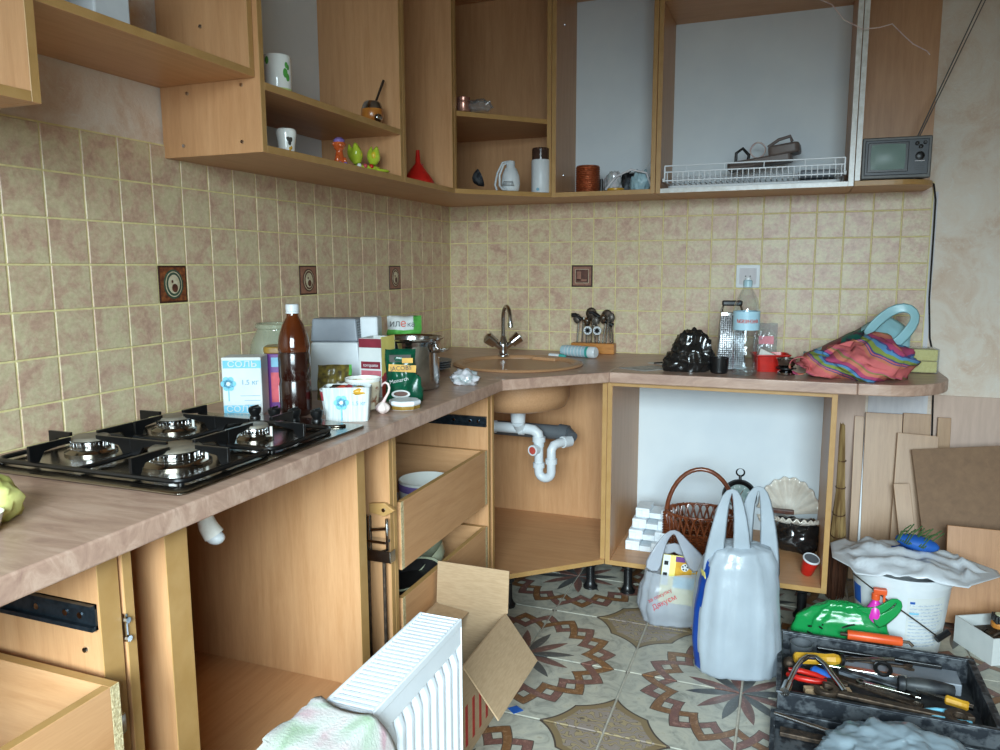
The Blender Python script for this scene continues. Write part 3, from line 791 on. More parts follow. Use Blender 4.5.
pm('amber_beer', (40,12,6), (30,8,4), 5, rough=.2, coat=.5)
j_ = thing('glass_jar', 'large greenish glass jar without lid standing behind the purple tin', 'jar', (.135, -1.50, ZT))
q = MB(); q.lathe([(.066,0), (.074,.01), (.076,.12), (.070,.16), (.056,.192), (.052,.20), (.052,.204), (.056,.206), (.056,.215), (.053,.218)], 40)
q.f.pop(); q.m.pop()
q.build('glass_body', 'greenish_glass', j_, smooth=True, solid=.003)
# brown bottle
b_ = thing('brown_bottle', 'tall brown plastic bottle with white screw cap beside the salt carton', 'bottle', (.338, -1.700, ZT))
q = MB(); q.lathe([(.030,0), (.038,.006), (.040,.02), (.040,.085), (.0385,.09), (.0385,.097), (.040,.102), (.040,.155), (.0385,.16), (.0385,.166), (.040,.171), (.040,.18), (.036,.205), (.026,.235), (.016,.252), (.0145,.262), (.0145,.270)], 36)
o = q.build('bottle_body', ['amber_beer', 'amber_plastic'], b_, smooth=True, angle=60)
for p in o.data.polygons: p.material_index = 1 if p.center.z > .165 else 0
q = MB(); q.lathe([(.0165,.262), (.0165,.266), (.0155,.267), (.0165,.268), (.0165,.283), (.015,.285), (0,.285)], 28); q.build('screw_cap', 'white_plastic', b_, smooth=True, angle=30)
# small white pot beside bottle
q = MB(); q.lathe([(.022,0), (.026,.004), (.026,.06), (.022,.066), (.022,.07), (0,.071)], 20)
o = q.build('white_jar', 'white_plastic', None, smooth=True, loc=(.300, -1.628, ZT)); tag(o, 'small white plastic jar squeezed between the purple tin and brown bottle', 'jar')
# ionizer / air device
d_ = thing('air_purifier', 'white appliance with a grey vented top standing against the tiles', 'appliance', (.205, -1.29, ZT), rz=.30)
def taper(mb, a0, b0, z0, a1, b1, z1, mi=0):
    vs = [(-a0,-b0,z0), (a0,-b0,z0), (a0,b0,z0), (-a0,b0,z0), (-a1,-b1,z1), (a1,-b1,z1), (a1,b1,z1), (-a1,b1,z1)]
    mb.add(vs, [(0,3,2,1), (4,5,6,7), (0,1,5,4), (1,2,6,5), (2,3,7,6), (3,0,4,7)], mi)
q = MB(); taper(q, .085, .05, 0, .073, .043, .15); q.build('housing', 'white_plastic', d_, bevel=.006, segs=3)
q = MB(); taper(q, .074, .044, .151, .068, .04, .222); o = q.build('grey_top', 'grey_plastic', d_, bevel=.006, segs=3)
for k in range(7):
    MB().box(.071-.0006*k, .0745-.0006*k, -.030, .030, .160+.008*k, .1635+.008*k).build('vent_slot', 'black_plastic', o)
q = MB(); taper(q, .03, .035, 0, .028, .032, .225); o = q.build('rear_housing', 'white_plastic', d_, bevel=.006); o.location = (.098, .03, 0)
# dark noodle packet (crumpled sachet)
def crumple(name, mats, a, b, c, seed, amp=.25, n=22, m=14, label=None, cat=None, loc=(0,0,0), freq=3.0, pickm=None, parent=None, rz=0, flatbase=True, smooth=True):
    def fn(u, v):
        th, ph = 2*PI*u, PI*v
        d = Vector((math.sin(ph)*math.cos(th), math.sin(ph)*math.sin(th), -math.cos(ph)))
        k = 1 + amp*(noise.noise(d*freq+Vector((seed, seed*1.7, 3.1)))) + amp*.5*noise.noise(d*freq*2.7+Vector((seed*2.1, 4.0, seed)))
        p = Vector((d.x*a*k, d.y*b*k, d.z*c*k))
        if flatbase and p.z < -c*.62: p.z = -c*.62 + (p.z+c*.62)*.0
        p.z += c*.62 if flatbase else c
        return p
    q = MB(); q.grid(fn, n, m, closed_u=True)
    o = q.build(name, mats, parent, smooth=smooth, angle=80, loc=loc); o.rotation_euler.z = rz
    if pickm:
        for p in o.data.polygons: p.material_index = pickm(p.center)
    if label: tag(o, label, cat)
    return o
lab((58,50,36), (120,104,44), 'seasoning_print', scale=60, rough=.3)
sach = thing('seasoning_packet', 'dark seasoning packet with green corners leaning before the white appliance', 'packet', (.322, -1.50, ZT+.006), rz=-.35, rot=(-.25, 0, .4))
def pouch(w, h, t, n=14, m=14, seed=1, rag=.1):
    def top(sgn):
        def fn(u, v):
            x, z = (u-.5)*w, v*h
            e = max(0, (1-abs(2*u-1)**3))*max(0, (1-abs(2*v-1)**4))
            wr = noise.noise(Vector((u*5+seed, v*5, seed)))*rag*t
            return (x+noise.noise(Vector((v*3, seed, 1)))*w*.04, sgn*(t/2*e)+wr*(.3+e), z+noise.noise(Vector((u*3, seed, 7)))*h*.04)
        return fn
    q = MB(); q.grid(top(-1), n, m); q.grid(top(1), n, m); return q
o = pouch(.095, .10, .03, seed=3, rag=.35).build('pouch', ['seasoning_print', 'fresh_green_print'], sach, smooth=True, angle=80)
for p in o.data.polygons: p.material_index = 1 if (p.center.z > .097 or (p.center.x > .042 and p.center.z > .07)) else 0
# yoghurt cup, paper tub, mug
c_ = thing('yoghurt_cup', 'small white and pink yoghurt cup behind the cut-down paper tub', 'cup', (.420, -1.655, ZT))
q = MB(); q.lathe([(.024,0), (.032,.062), (.034,.064), (.034,.067), (.031,.067), (.023,.004), (0,.004)], 28); q.build('cup_body', 'white_plastic', c_, smooth=True, angle=30)
q = MB(); q.lathe([(.0298,.038), (.0330,.061)], 28); q.f = q.f[:-2]; q.m = q.m[:-2]; q.build('printed_band', 'rose_print', c_, smooth=True)
pm('striped_paper', (206,210,207), (176,186,187), 260, (1,1,.02), rough=.7)
c_ = thing('paper_tub', 'low cut-down salt carton with a blue flower, used as a tub', 'carton', (.492, -1.700, ZT), rz=.45)
q = MB(); zt = .085
rim = rrect(-.058, .058, -.034, .034, .008, 2)
n = len(rim)
vs = [(x*.88, y*.88, 0) for x, y in rim]+[(x, y, zt+.006*noise.noise(Vector((x*60, y*60, 2)))) for x, y in rim]
q.add(vs, [tuple(range(n-1, -1, -1))]+[(k, (k+1) % n, n+(k+1) % n, n+k) for k in range(n)])
q.build('tub_wall', 'striped_paper', c_, solid=.0015)
flower(c_, -.012, .048, -.0345, .018)
text('1.5 кг', 'lettering', 'pale_blue_print', c_, (.030, -.0345, .045), (PI/2, 0, 0), .014)
for k, (x, y, mm) in enumerate(((-.035, .0, 'rusty_iron'), (.0, .008, 'rose_print'), (.03, -.005, 'gold_print'), (.015, .012, 'pale_blue_print'), (-.015, -.01, 'tomato_red_print'))):
    o = crumple('candy_wrapper', mm, .024, .02, .012, 20+k, .4, 12, 8, ['brown scrap of foil in the left end of the paper tub', 'rose wrapper in the middle of the paper tub', 'gold wrapper at the right end of the paper tub', 'pale blue wrapper at the back of the paper tub', 'red wrapper at the front of the paper tub'][k], 'wrapper', (.497+x, -1.700+y, ZT+.066)); o['group'] = 'wrappers in the paper tub'
pm('floral_ceramic', (226,216,190), (150,96,66), 40, rough=.25, lo=.5, hi=.62)
c_ = thing('floral_mug', 'wide white mug with brown floral band behind the paper tub', 'mug', (.462, -1.575, ZT))
q = MB(); q.lathe([(.030,0), (.038,.006), (.046,.07), (.047,.085), (.0435,.085), (.042,.07), (.034,.008), (0,.008)], 32); q.build('mug_body', ['floral_ceramic'], c_, smooth=True, angle=40)
q = MB(); q.lathe([(.0469,.078), (.0475,.0865), (.0435,.0865), (.0425,.078)], 32); q.f = q.f[:-2]; q.m = q.m[:-2]; q.build('rim', 'white_ceramic', c_, smooth=True, angle=40)
MB().tube([(-.040, 0, .02), (-.066, 0, .026), (-.072, 0, .045), (-.064, 0, .064), (-.044, 0, .07)], .005, 10).build('handle', 'white_ceramic', c_, smooth=True)
# garlic
c_ = thing('garlic_bulb', 'garlic bulb with curled pale stem beside the round tin lid', 'garlic', (.540, -1.610, ZT))
q = MB()
def gfn(u, v):
    a = 2*PI*u; r = .0185*math.sin(PI*min(1, v*.93+.03))**.8*(1+.07*math.cos(7*a))
    return (r*math.cos(a), r*math.sin(a), .032*v)
q.grid(gfn, 42, 12, closed_u=True); pm('garlic_skin', (228,214,206), (206,176,176), 40, (1,1,.2), rough=.5)
q.build('bulb', 'garlic_skin', c_, smooth=True, angle=80)
q = MB(); q.tube([(0,0,.028), (.006,.004,.042), (.014,.006,.056), (.017,.006,.068), (.014,.006,.078), (.006,.005,.082), (-.002,.004,.078), (-.004,.004,.072)], [.005,.0035,.003,.003,.003,.003,.0025,.002], 10); q.build('stem', 'garlic_skin', c_, smooth=True)
# food carton, corner towards the room
c_ = thing('food_carton', 'cream, red and yellow food carton with open top beside the steel pot', 'carton', (.375, -1.345, ZT), rz=.05)
ca_, cb_2, ch = .036, .046, .172
MB().box(-ca_, ca_, -cb_2, -cb_2+.002, 0, ch).build('carton_wall', 'paper_white', c_); MB().box(-ca_, ca_, cb_2-.002, cb_2, 0, ch).build('carton_wall', 'paper_white', c_)
MB().box(-ca_, -ca_+.002, -cb_2+.002, cb_2-.002, 0, ch).build('carton_wall', 'paper_white', c_); MB().box(ca_-.002, ca_, -cb_2+.002, cb_2-.002, 0, ch+.004).build('carton_wall', 'pale_yellow_print', c_)
MB().box(-ca_+.002, ca_-.002, -cb_2+.002, cb_2-.002, 0, .12).build('contents', 'cardboard', c_)
def fr_(nm, m, x0, x1, z0, z1, o_=.0007): return MB().box(x0, x1, -cb_2-o_, -cb_2, z0, z1).build(nm, m, c_)
def sd_(nm, m, y0, y1, z0, z1, o_=.0007): return MB().box(ca_, ca_+o_, y0, y1, z0, z1).build(nm, m, c_)
fr_('red_band', 'wine_red_print', -ca_, ca_, .145, .171); fr_('name_band', 'wine_red_print', -.030, .032, .083, .104); fr_('small_print', 'pink_print', -.030, .034, .055, .078); fr_('small_print', 'pale_wall_board', -.030, .030, .020, .045)
text('torquato', 'lettering', 'paper_white', c_, (.001, -cb_2-.001, .0935), (PI/2, 0, 0), .0135)
sd_('tomato_print', 'tomato_red_print', -cb_2, cb_2, .0, .062)
for yy, zz, rr in ((-.022, .052, .018), (.012, .062, .016), (.030, .046, .014)):
    q = MB(); ell(q, yy, zz, rr, rr*1.05, 0, .0012, n=18); q.xform(T(ca_, 0, 0) @ RZ(PI/2) @ RX(PI/2)); q.build('printed_tomato', 'rose_print', c_)
for k in range(3): sd_('print_line', 'wine_red_print', -.02, .02, .10+.012*k, .1012+.012*k)
# steel pot with noodle cup on it
c_ = thing('steel_pot', 'stainless steel cooking pot standing against the worktop edge', 'pot', (.405, -1.195, ZT))
q = MB(); q.lathe([(.088,0), (.092,.004), (.092,.135), (.094,.140), (.097,.150), (.106,.156), (.107,.160), (.103,.161), (.094,.156), (.090,.140), (.088,.01), (0,.008)], 48); q.build('pot_body', 'polished_steel', c_, smooth=True, angle=35)
for sgn in (-1, 1): MB().tube([(sgn*.09, -.03, .12), (sgn*.115, -.03, .122), (sgn*.125, 0, .124), (sgn*.115, .03, .122), (sgn*.09, .03, .12)], .004, 8).build('handle', 'polished_steel', c_, smooth=True)
c_ = thing('noodle_packet', 'green and white instant-food packet standing behind the steel pot', 'packet', (.30, -1.03, ZT), rz=.42)
MB().box(-.045, .045, -.03, .03, 0, .15).build('packet_stand', 'fresh_green_print', c_, bevel=.004)
o = pouch(.115, .075, .05, seed=9, rag=.2).build('packet_top', ['paper_white', 'fresh_green_print'], c_, smooth=True, angle=80); o.location = (0, 0, .14)
for p in o.data.polygons: p.material_index = 1 if (p.center.z < .028 or p.center.x > .028) else 0
text('ил', 'lettering', 'black_plastic', c_, (-.030, -.028, .190), (PI/2, 0, 0), .032); text('е', 'lettering', 'tomato_red_print', c_, (-.002, -.029, .190), (PI/2, 0, 0), .036); text('ка', 'lettering', 'black_plastic', c_, (.024, -.027, .187), (PI/2, 0, 0), .024)
# coffee pouch
c_ = thing('coffee_pouch', 'dark green coffee pouch with a gold band beside the steel pot', 'packet', (.498, -1.430, ZT), rz=.42)
o = pouch(.085, .150, .045, n=16, m=20, seed=5, rag=.18).build('pouch', 'dark_green_foil', c_, smooth=True, angle=80)
def strip(parent, name, m, x0, x1, z0, z1, y, tilt=0):
    q = MB(); q.box(x0, x1, -.0006, 0, z0, z1); q.xform(T(0, y, 0) @ RY(tilt)); return q.build(name, m, parent)
strip(c_, 'gold_band', 'gold_print', -.038, .038, .088, .108, -.0245, .06); text('JACOBS', 'lettering', 'black_plastic', c_, (.002, -.0262, .098), (PI/2, -.06, 0), .017)
strip(c_, 'crown_print', 'dark_print', -.03, .03, .115, .135, -.018); strip(c_, 'gold_band', 'gold_print', .005, .035, .112, .126, -.020)
q = MB(); ell(q, .0, .025, .026, .012, 0, .0008, n=22); q.xform(T(0,-.0245,0) @ RX(PI/2)); o = q.build('cup_print', 'paper_white', c_)
q = MB(); ell(q, .0, .026, .020, .007, 0, .0012, n=20); q.xform(T(0,-.0245,0) @ RX(PI/2)); q.build('coffee_print', 'deco_brown', o)
text('Monarch', 'lettering', 'paper_white', c_, (-.004, -.0262, .064), (PI/2, -.2, 0), .015)
o = crumple('foil_fold', 'dark_green_foil', .022, .012, .045, 31, .5, 14, 10, None, None, (.04, -.004, 0), parent=c_)
# tin lid
c_ = thing('tin_lid', 'flat octagonal white tin lid lying beside the garlic', 'lid', (.556, -1.520, ZT))
q = MB(); q.lathe([(.040,0), (.040,.012), (.043,.014), (.043,.022), (.040,.024), (0,.024)], 8, xf=RZ(.3)); q.build('lid_body', 'white_enamel', c_, bevel=.001)
q = MB(); q.lathe([(.0405,.001), (.0415,.006), (.0405,.011)], 8, xf=RZ(.3)); q.f = q.f[:-2]; q.m = q.m[:-2]; q.build('gold_rim', 'olive_gold_lid', c_)
# crumpled foil bag
pm('silvery_film', (206,200,204), (150,160,160), 40, rough=.15, coat=.6)
tag(crumple('crumpled_film_bag', 'silvery_film', .046, .038, .03, 11, .35, 36, 22, loc=(.540, -1.075, ZT), freq=2.6), 'crumpled clear plastic bag lying beside the steel pot', 'plastic bag')
# grey plates stack behind pot
for k in range(4):
    q = MB(); q.lathe([(.05,.0), (.085,.010), (.086,.0125), (.05,.004), (0,.004)], 30)
    o = q.build('grey_plate', 'grey_plastic', None, smooth=True, angle=40, loc=(.27, -.80+.004*k, ZT+.008*k)); tag(o, ['lowest grey plate of the stack behind the steel pot', 'second lowest grey plate of the stack behind the steel pot', 'second highest grey plate of the stack behind the pot', 'topmost grey plate of the stack behind the steel pot'][k], 'plate', 'grey plates behind the pot')
# yellow-green thing at the left edge of the worktop
lab((222,220,140), (196,200,110), 'pale_lime_paper', rough=.6)
c_ = thing('paper_bundle', 'crumpled pale lime paper bundle with a white cup at the left edge', 'paper', (.40, -2.56, ZT))
crumple('paper_wrap', 'pale_lime_paper', .045, .045, .04, 44, .25, 22, 14, None, None, (-.01, .012, 0), parent=c_)
q = MB(); q.lathe([(.02,0), (.03,.03), (.028,.03), (.018,.003), (0,.003)], 20); o = q.build('cup', 'white_ceramic', None, smooth=True, loc=(.445, -2.60, ZT)); tag(o, 'small white cup before the lime paper, cut by the left photo edge', 'cup')
# ------------------------------------------------------------------ things right of the sink
# rack of drill bits / cooking tools in a wooden block
pm('honey_wood', (196,130,58), (176,110,44), 30, (1,6,6), rough=.4)
r_ = thing('tool_block', 'honey-coloured wooden block with a row of upright bits against the tiles', 'tool holder', (.715, -.060, ZT), rz=.02)
MB().box(-.095, .095, -.025, .025, 0, .045).build('block', 'honey_wood', r_, bevel=.002)
pm('taupe_grey', (104,96,88), (70,64,58), 60, rough=.4, metal=.4)
random.seed(5)
heads = [(-.075, .13), (-.055, .15), (-.03, .11), (-.012, .16), (.008, .12), (.025, .165), (.042, .13), (.058, .15), (.075, .14), (.085, .12)]
bits = thing('kitchen_tool_set', 'set of dark spatula and ladle heads sticking up from the wooden block', 'utensils', (.715, -.060, ZT+.046))
for k, (x, h) in enumerate(heads):
    q = MB(); q.cyl((x, random.uniform(-.012, .012), .0), (x+random.uniform(-.012, .012), random.uniform(-.01, .01), h*.75), .0034, n=8)
    o = q.build('shaft', 'brushed_steel', bits, smooth=True)
    t = k % 4; hx = x; hz = h*.8
    q = MB()
    if t == 0: q.ball((hx, 0, hz), (.018, .010, .022), 14, 10)
    elif t == 1: q.tube([(hx, 0, hz-.02), (hx-.03, 0, hz), (hx-.045, 0, hz-.002)], .010, 10)
    elif t == 2: q.lathe([(.006,-.02), (.016,-.005), (.018,.012), (.008,.022), (0,.022)], 14, (hx, 0, hz))
    else: q.ball((hx, 0, hz), (.024, .008, .026), 14, 10)
    q.build('head', ['taupe_grey', 'black_plastic', 'brushed_steel', 'rusty_iron'][t], o, smooth=True)
for x in (-.02, .022):
    q = MB()
    for a in range(4): q.box(-.018, .018, -.004, .004, -.007, .007, 0, T(x, -.026, .055) @ RY(a*PI/4))
    o = q.build('white_whisk_head', 'white_plastic', bits, bevel=.001)
    q = MB(); q.cyl((x, -.031, .055), (x, -.0315, .055), .005, n=10); q.build('whisk_hub', 'black_plastic', o)
    for dx in (-.007, .007): MB().cyl((x+dx, -.027, -.001), (x+dx, -.027, .052), .0022, n=8).build('whisk_wire', 'chrome', o, smooth=True)
# sealant tube and small syringe
pm('teal_plastic', (62,160,150), (50,146,138), 30, rough=.35)
pm('translucent_blue_plastic', (166,196,204), (150,180,190), 30, rough=.3)
t_ = thing('sealant_tube', 'pale blue-grey tube with teal ring and white end lying by the sink', 'tube', (.68, -.225, ZT+.0242), rz=-.30)
q = MB(); q.lathe([(.012,-.07), (.022,-.066), (.0235,-.05), (.024,.055)], 26, xf=RY(PI/2)); q.build('tube_body', 'translucent_blue_plastic', t_, smooth=True, angle=40)
q = MB(); q.lathe([(.0242,.055), (.0242,.066)], 26, xf=RY(PI/2)); q.build('teal_ring', 'teal_plastic', t_, smooth=True, angle=40)
q = MB(); q.lathe([(.0235,.066), (.024,.07), (.024,.092), (.020,.098), (0,.099)], 26, xf=RY(PI/2)); q.build('end_cap', 'white_plastic', t_, smooth=True, angle=40)
for k in range(6): q = MB(); q.lathe([(.0243,-.045+.016*k), (.0246,-.043+.016*k), (.0243,-.041+.016*k)], 24, xf=RY(PI/2)); q.f = q.f[:-2]; q.m = q.m[:-2]; q.build('rib', 'pale_wall_board', t_, smooth=True)
t_ = thing('glue_stick', 'small white tube with a green tip lying before the sealant tube', 'tube', (.615, -.285, ZT+.0092), rz=-.2)
q = MB(); q.lathe([(.009,-.035), (.009,.012)], 16, xf=RY(PI/2)); q.build('tube_body', 'white_plastic', t_, smooth=True, angle=40)
q = MB(); q.lathe([(.0085,.012), (.0085,.03), (.004,.042), (0,.042)], 16, xf=RY(PI/2)); q.build('tip', 'teal_plastic', t_, smooth=True, angle=40)
# papers
def sheet(label, pts, z, m, name='paper_sheet'):
    q = MB(); q.prism(pts, 0, .0012); o = q.build(name, m, None, loc=(0, 0, z)); return tag(o, label, 'paper')
pm('printed_leaflet', (196,196,192), (150,152,152), 60, rough=.6, lo=.4, hi=.6)
sheet('grey printed leaflet lying flat on the worktop before the dark bag', [(.925,-.515), (1.03,-.575), (1.12,-.47), (1.03,-.405)], ZT, 'printed_leaflet')
sheet('small pale leaflet lying by the tile wall behind the grey leaflet', [(1.00,-.33), (1.09,-.375), (1.13,-.30), (1.05,-.27)], ZT, 'paper_white')
MB_ = MB(); MB_.tube([(1.03, -.36, .0), (1.07, -.355, .004), (1.10, -.345, .0)], .003, 8); tag(MB_.build('cable_clip', 'black_plastic', None, smooth=True, loc=(0, 0, ZT+.0045)), 'thin dark clip lying on the small pale leaflet', 'clip')
# dark plastic bag
pm('dark_film', (36,34,34), (20,20,20), 20, rough=.16, coat=.5)
tag(crumple('dark_plastic_bag', 'dark_film', .072, .055, .090, 61, .30, 56, 36, loc=(1.190, -.505, ZT), freq=2.9), 'crumpled glossy black plastic bag on the worktop before the grater', 'plastic bag')
crumple('bag_lobe', 'dark_film', .05, .04, .045, 63, .3, 30, 18, None, None, (-.05, -.02, 0), parent=bpy.data.objects['dark_plastic_bag'])
q = MB(); q.lathe([(.026,0), (.030,.004), (.033,.055), (.031,.055), (.028,.006), (0,.006)], 26); tag(q.build('dark_cup', 'black_plastic', None, smooth=True, angle=40, loc=(1.287, -.53, ZT)), 'small dark brown cup between the black bag and the water bottle', 'cup')
# grater
def perforated():
    m, nt, N, L, b = nodes_of('perforated_steel')
    v = coords(nt, (1,1,1), rand=False)
    vo = N.new('ShaderNodeTexVoronoi'); vo.inputs['Scale'].default_value = 130; vo.inputs['Randomness'].default_value = .25; L.new(v, vo.inputs['Vector'])
    L.new(ramp(nt, vo.outputs['Distance'], [(.25, (34,34,36)), (.42, (150,150,152))]), b.inputs['Base Color'])
    b.inputs['Metallic'].default_value = .85; b.inputs['Roughness'].default_value = .3
    bump(nt, b, vo.outputs['Distance'], .5, .004)
perforated()
g_ = thing('box_grater', 'tall steel box grater with black handle behind the water bottle', 'grater', (1.315, -.40, ZT), rz=.15)
q = MB(); taper(q, .052, .04, 0, .040, .028, .205); q.build('grater_body', 'perforated_steel', g_, bevel=.004)
q = MB(); taper(q, .0405, .0285, .195, .040, .028, .21); q.build('top_band', 'polished_steel', g_, bevel=.002)
for sx_ in (-1, 1): MB().tube([(sx_*.038, 0, .205), (sx_*.033, 0, .225), (sx_*.028, 0, .24)], .004, 8).build('handle_arm', 'polished_steel', g_, smooth=True)
MB().box(-.036, .036, -.012, .012, .232, .252).build('handle', 'black_plastic', g_, bevel=.006, segs=3)
for sx_ in (-1, 1): MB().box(sx_*.051-.003, sx_*.051+.003, -.041, -.035, 0, .01).build('corner_foot', 'polished_steel', g_)
# water bottle
pm('bottle_label', (176,212,226), (160,200,218), 20, rough=.4)
b_ = thing('water_bottle', 'clear plastic water bottle with a pale blue label and red lettering', 'bottle', (1.374, -.545, ZT))
q = MB(); prof = [(.030,.004), (.040,.002), (.044,.02), (.0445,.10), (.043,.105), (.0445,.11), (.0445,.215), (.042,.245), (.030,.275), (.018,.297), (.0135,.305), (.0135,.318)]
q.lathe(prof, 40); q.f = q.f[:-2]+[q.f[-2]]; q.m = q.m[:-1]
q.build('bottle_body', 'clear_bottle_plastic', b_, smooth=True, angle=70)
for k in range(5):
    a = 2*PI*k/5; MB().ball((.026*math.cos(a), .026*math.sin(a), .014), (.016, .016, .0135), 10, 8).build('petal_foot', 'clear_bottle_plastic', b_, smooth=True)
q = MB(); q.lathe([(.0452,.158), (.0452,.222)], 40); q.f = q.f[:-2]; q.m = q.m[:-2]; q.build('label', 'bottle_label', b_, smooth=True)
q = MB(); q.lathe([(.0155,.306), (.0155,.325), (.012,.329), (0,.329)], 24); q.build('screw_cap', 'translucent_blue_plastic', b_, smooth=True, angle=40)
q = MB(); q.lathe([(.010,.329), (.009,.337), (0,.338)], 16); q.build('cap_nozzle', 'white_plastic', b_, smooth=True, angle=40)
for k, ch in enumerate('МОРШИНСЬКА'):
    a = -PI/2 - .72 + .16*k + .2
    text(ch, 'lettering', 'tomato_red_print', b_, (.0456*math.cos(a), .0456*math.sin(a), .188), (PI/2, 0, a+PI/2), .017)
# clear packet, red bowl, steel stand
p_ = thing('clear_packet', 'clear printed plastic packet leaning on the tiles behind the red bowl', 'packet', (1.432, -.30, ZT), rot=(-.12, 0, .05))
pouch(.085, .165, .03, seed=13, rag=.2).build('film', 'clear_film', p_, smooth=True, angle=80)
q = MB(); q.box(-.025, .03, -.017, -.0162, .085, .115); q.build('printed_band', 'pink_print', p_)
pm('red_plastic', (196,38,28), (176,28,22), 30, rough=.3)
pm('white_powder', (232,230,222), (220,216,206), 60, rough=.9)
r_ = thing('red_bowl', 'red plastic bowl holding white powder beside the water bottle', 'bowl', (1.455, -.40, ZT), rz=.2)
q = MB(); a, b = .062, .05
vs = []
for (s0, z) in ((.86, 0), (1.0, .055), (1.06, .058), (1.06, .062), (.97, .062), (.83, .004)):
    vs += [(x*s0, y*s0, z) for x, y in rrect(-a, a, -b, b, .018, 3)]
n = 16; fs = [tuple(range(n-1, -1, -1))]
for i in range(5): fs += [(i*n+k, i*n+(k+1) % n, (i+1)*n+(k+1) % n, (i+1)*n+k) for k in range(n)]
fs.append(tuple(5*n+k for k in range(n))); q.add(vs, fs); q.build('bowl', 'red_plastic', r_, smooth=True, angle=30)
q = MB(); q.add([(-.05,-.035,.04), (.05,-.035,.04), (.05,.035,.045), (-.05,.035,.045), (-.035,.0,.080)], [(0,3,2,1), (0,1,4), (1,2,4), (2,3,4), (3,0,4)]); q.build('powder_heap', 'white_powder', r_)
s_ = thing('steel_stand', 'small polished steel cup on a round base before the red bowl', 'cup', (1.510, -.50, ZT))
q = MB(); q.lathe([(.030,0), (.032,.004), (.030,.010), (.020,.016), (.018,.020)], 30); q.build('base', 'chrome', s_, smooth=True, angle=40)
q = MB(); q.lathe([(.030,.021), (.034,.022), (.034,.026), (.020,.028)], 30); q.build('dark_collar', 'black_plastic', s_, smooth=True, angle=40)
q = MB(); q.lathe([(.022,.0275), (.028,.034), (.034,.058), (.032,.058), (.026,.036), (0,.034)], 30); q.build('cup', 'polished_steel', s_, smooth=True, angle=40)
# colourful striped cloth bag
def stripes():
    m, nt, N, L, b = nodes_of('striped_cotton')
    v = coords(nt, (1,1,1), rand=False)
    mp = N.new('ShaderNodeMapping'); mp.inputs['Rotation'].default_value = (0, .25, .12); L.new(v, mp.inputs['Vector'])
    sep = N.new('ShaderNodeSeparateXYZ'); L.new(mp.outputs[0], sep.inputs[0])
    nz = noise_tex(nt, v, 6, 2)
    def M(op, a, b_):
        n = N.new('ShaderNodeMath'); n.operation = op
        for i, x in enumerate((a, b_)):
            if isinstance(x, (int, float)): n.inputs[i].default_value = x
            else: L.new(x, n.inputs[i])
        return n.outputs[0]
    t = M('ADD', M('MULTIPLY', sep.outputs[0], 5.5), M('ADD', M('MULTIPLY', sep.outputs[2], 7.5), M('MULTIPLY', nz, .7)))
    f = M('FRACT', t, 0)
    r = N.new('ShaderNodeValToRGB'); r.color_ramp.interpolation = 'CONSTANT'; el = r.color_ramp.elements
    st = [(0,(206,104,104)), (.30,(194,118,92)), (.38,(84,74,128)), (.41,(200,104,108)), (.44,(78,70,126)), (.48,(132,146,66)), (.58,(86,138,180)), (.66,(78,70,126)), (.69,(172,66,104)), (.80,(200,116,96)), (.90,(140,122,78)), (.95,(194,92,112))]
    while len(el) < len(st): el.new(.5)
    for e, (p, c) in zip(el, st): e.position = p; e.color = lin(c)
    L.new(f, r.inputs[0]); L.new(r.outputs[0], b.inputs['Base Color']); b.inputs['Roughness'].default_value = .85
    w = noise_tex(nt, v, 400, 2); bump(nt, b, w, .2, .001)
stripes()
cb_ = thing('striped_cloth_bag', 'crumpled multicoloured striped cotton bag lying on the worktop end', 'bag', (1.735, -.47, ZT))
def bagfn(u, v):
    th, ph = 2*PI*u, PI*v
    d = Vector((math.sin(ph)*math.cos(th), math.sin(ph)*math.sin(th), -math.cos(ph)))
    k = 1 + .18*noise.noise(d*2.2+Vector((4,1,8))) + .10*noise.noise(d*6+Vector((1,9,2)))
    fold = .012*math.sin(9*d.x+6*d.z+2*noise.noise(d*3))
    p = Vector((d.x*.180*k, d.y*.145*k, d.z*.085*k+fold))
    p.x += .02*d.z
    if d.x < -.2: p.z *= .72; 
    p.z = max(p.z, -.048); p.z += .048
    return p
q = MB(); q.grid(bagfn, 64, 36, closed_u=True); q.build('bag_body', 'striped_cotton', cb_, smooth=True, angle=80)
def ribbon(pts, w, t=.003, up=(0,0,1), matname='striped_cotton', name='strap', parent=None, taperw=None, face=None):
    pts = [Vector(p) for p in pts]; m = len(pts); vs = []
    for i, p in enumerate(pts):
        tg = (pts[min(i+1, m-1)]-pts[max(i-1, 0)]).normalized(); s_ = Vector(face).cross(tg) if face else Vector(up); s_ = (s_-tg*s_.dot(tg)).normalized(); n_ = tg.cross(s_)
        ww = w if taperw is None else w*taperw[i]
        vs += [p-s_*ww/2-n_*t/2, p+s_*ww/2-n_*t/2, p+s_*ww/2+n_*t/2, p-s_*ww/2+n_*t/2]
    fs = [(0,1,2,3), ((m-1)*4+3, (m-1)*4+2, (m-1)*4+1, (m-1)*4)]
    for i in range(m-1):
        for k in range(4): fs.append((i*4+k, i*4+(k+1) % 4, (i+1)*4+(k+1) % 4, (i+1)*4+k))
    return MB().add(vs, fs).build(name, matname, parent, smooth=True, angle=60, sub=1)
loop = [(-.170-.034*math.cos(a)-.01, -.09+.02*math.sin(a*.5), .040+.030*math.sin(a)) for a in [PI*1.9*k/16-.4 for k in range(17)]]
ribbon(loop, .022, .003, (.3, 1, .2), parent=cb_)
ribbon([(-.12, -.06, .075), (-.03, -.02, .115), (.05, .0, .125), (.09, -.02, .10), (.07, -.06, .08)], .03, .003, (0, .4, 1), parent=cb_)
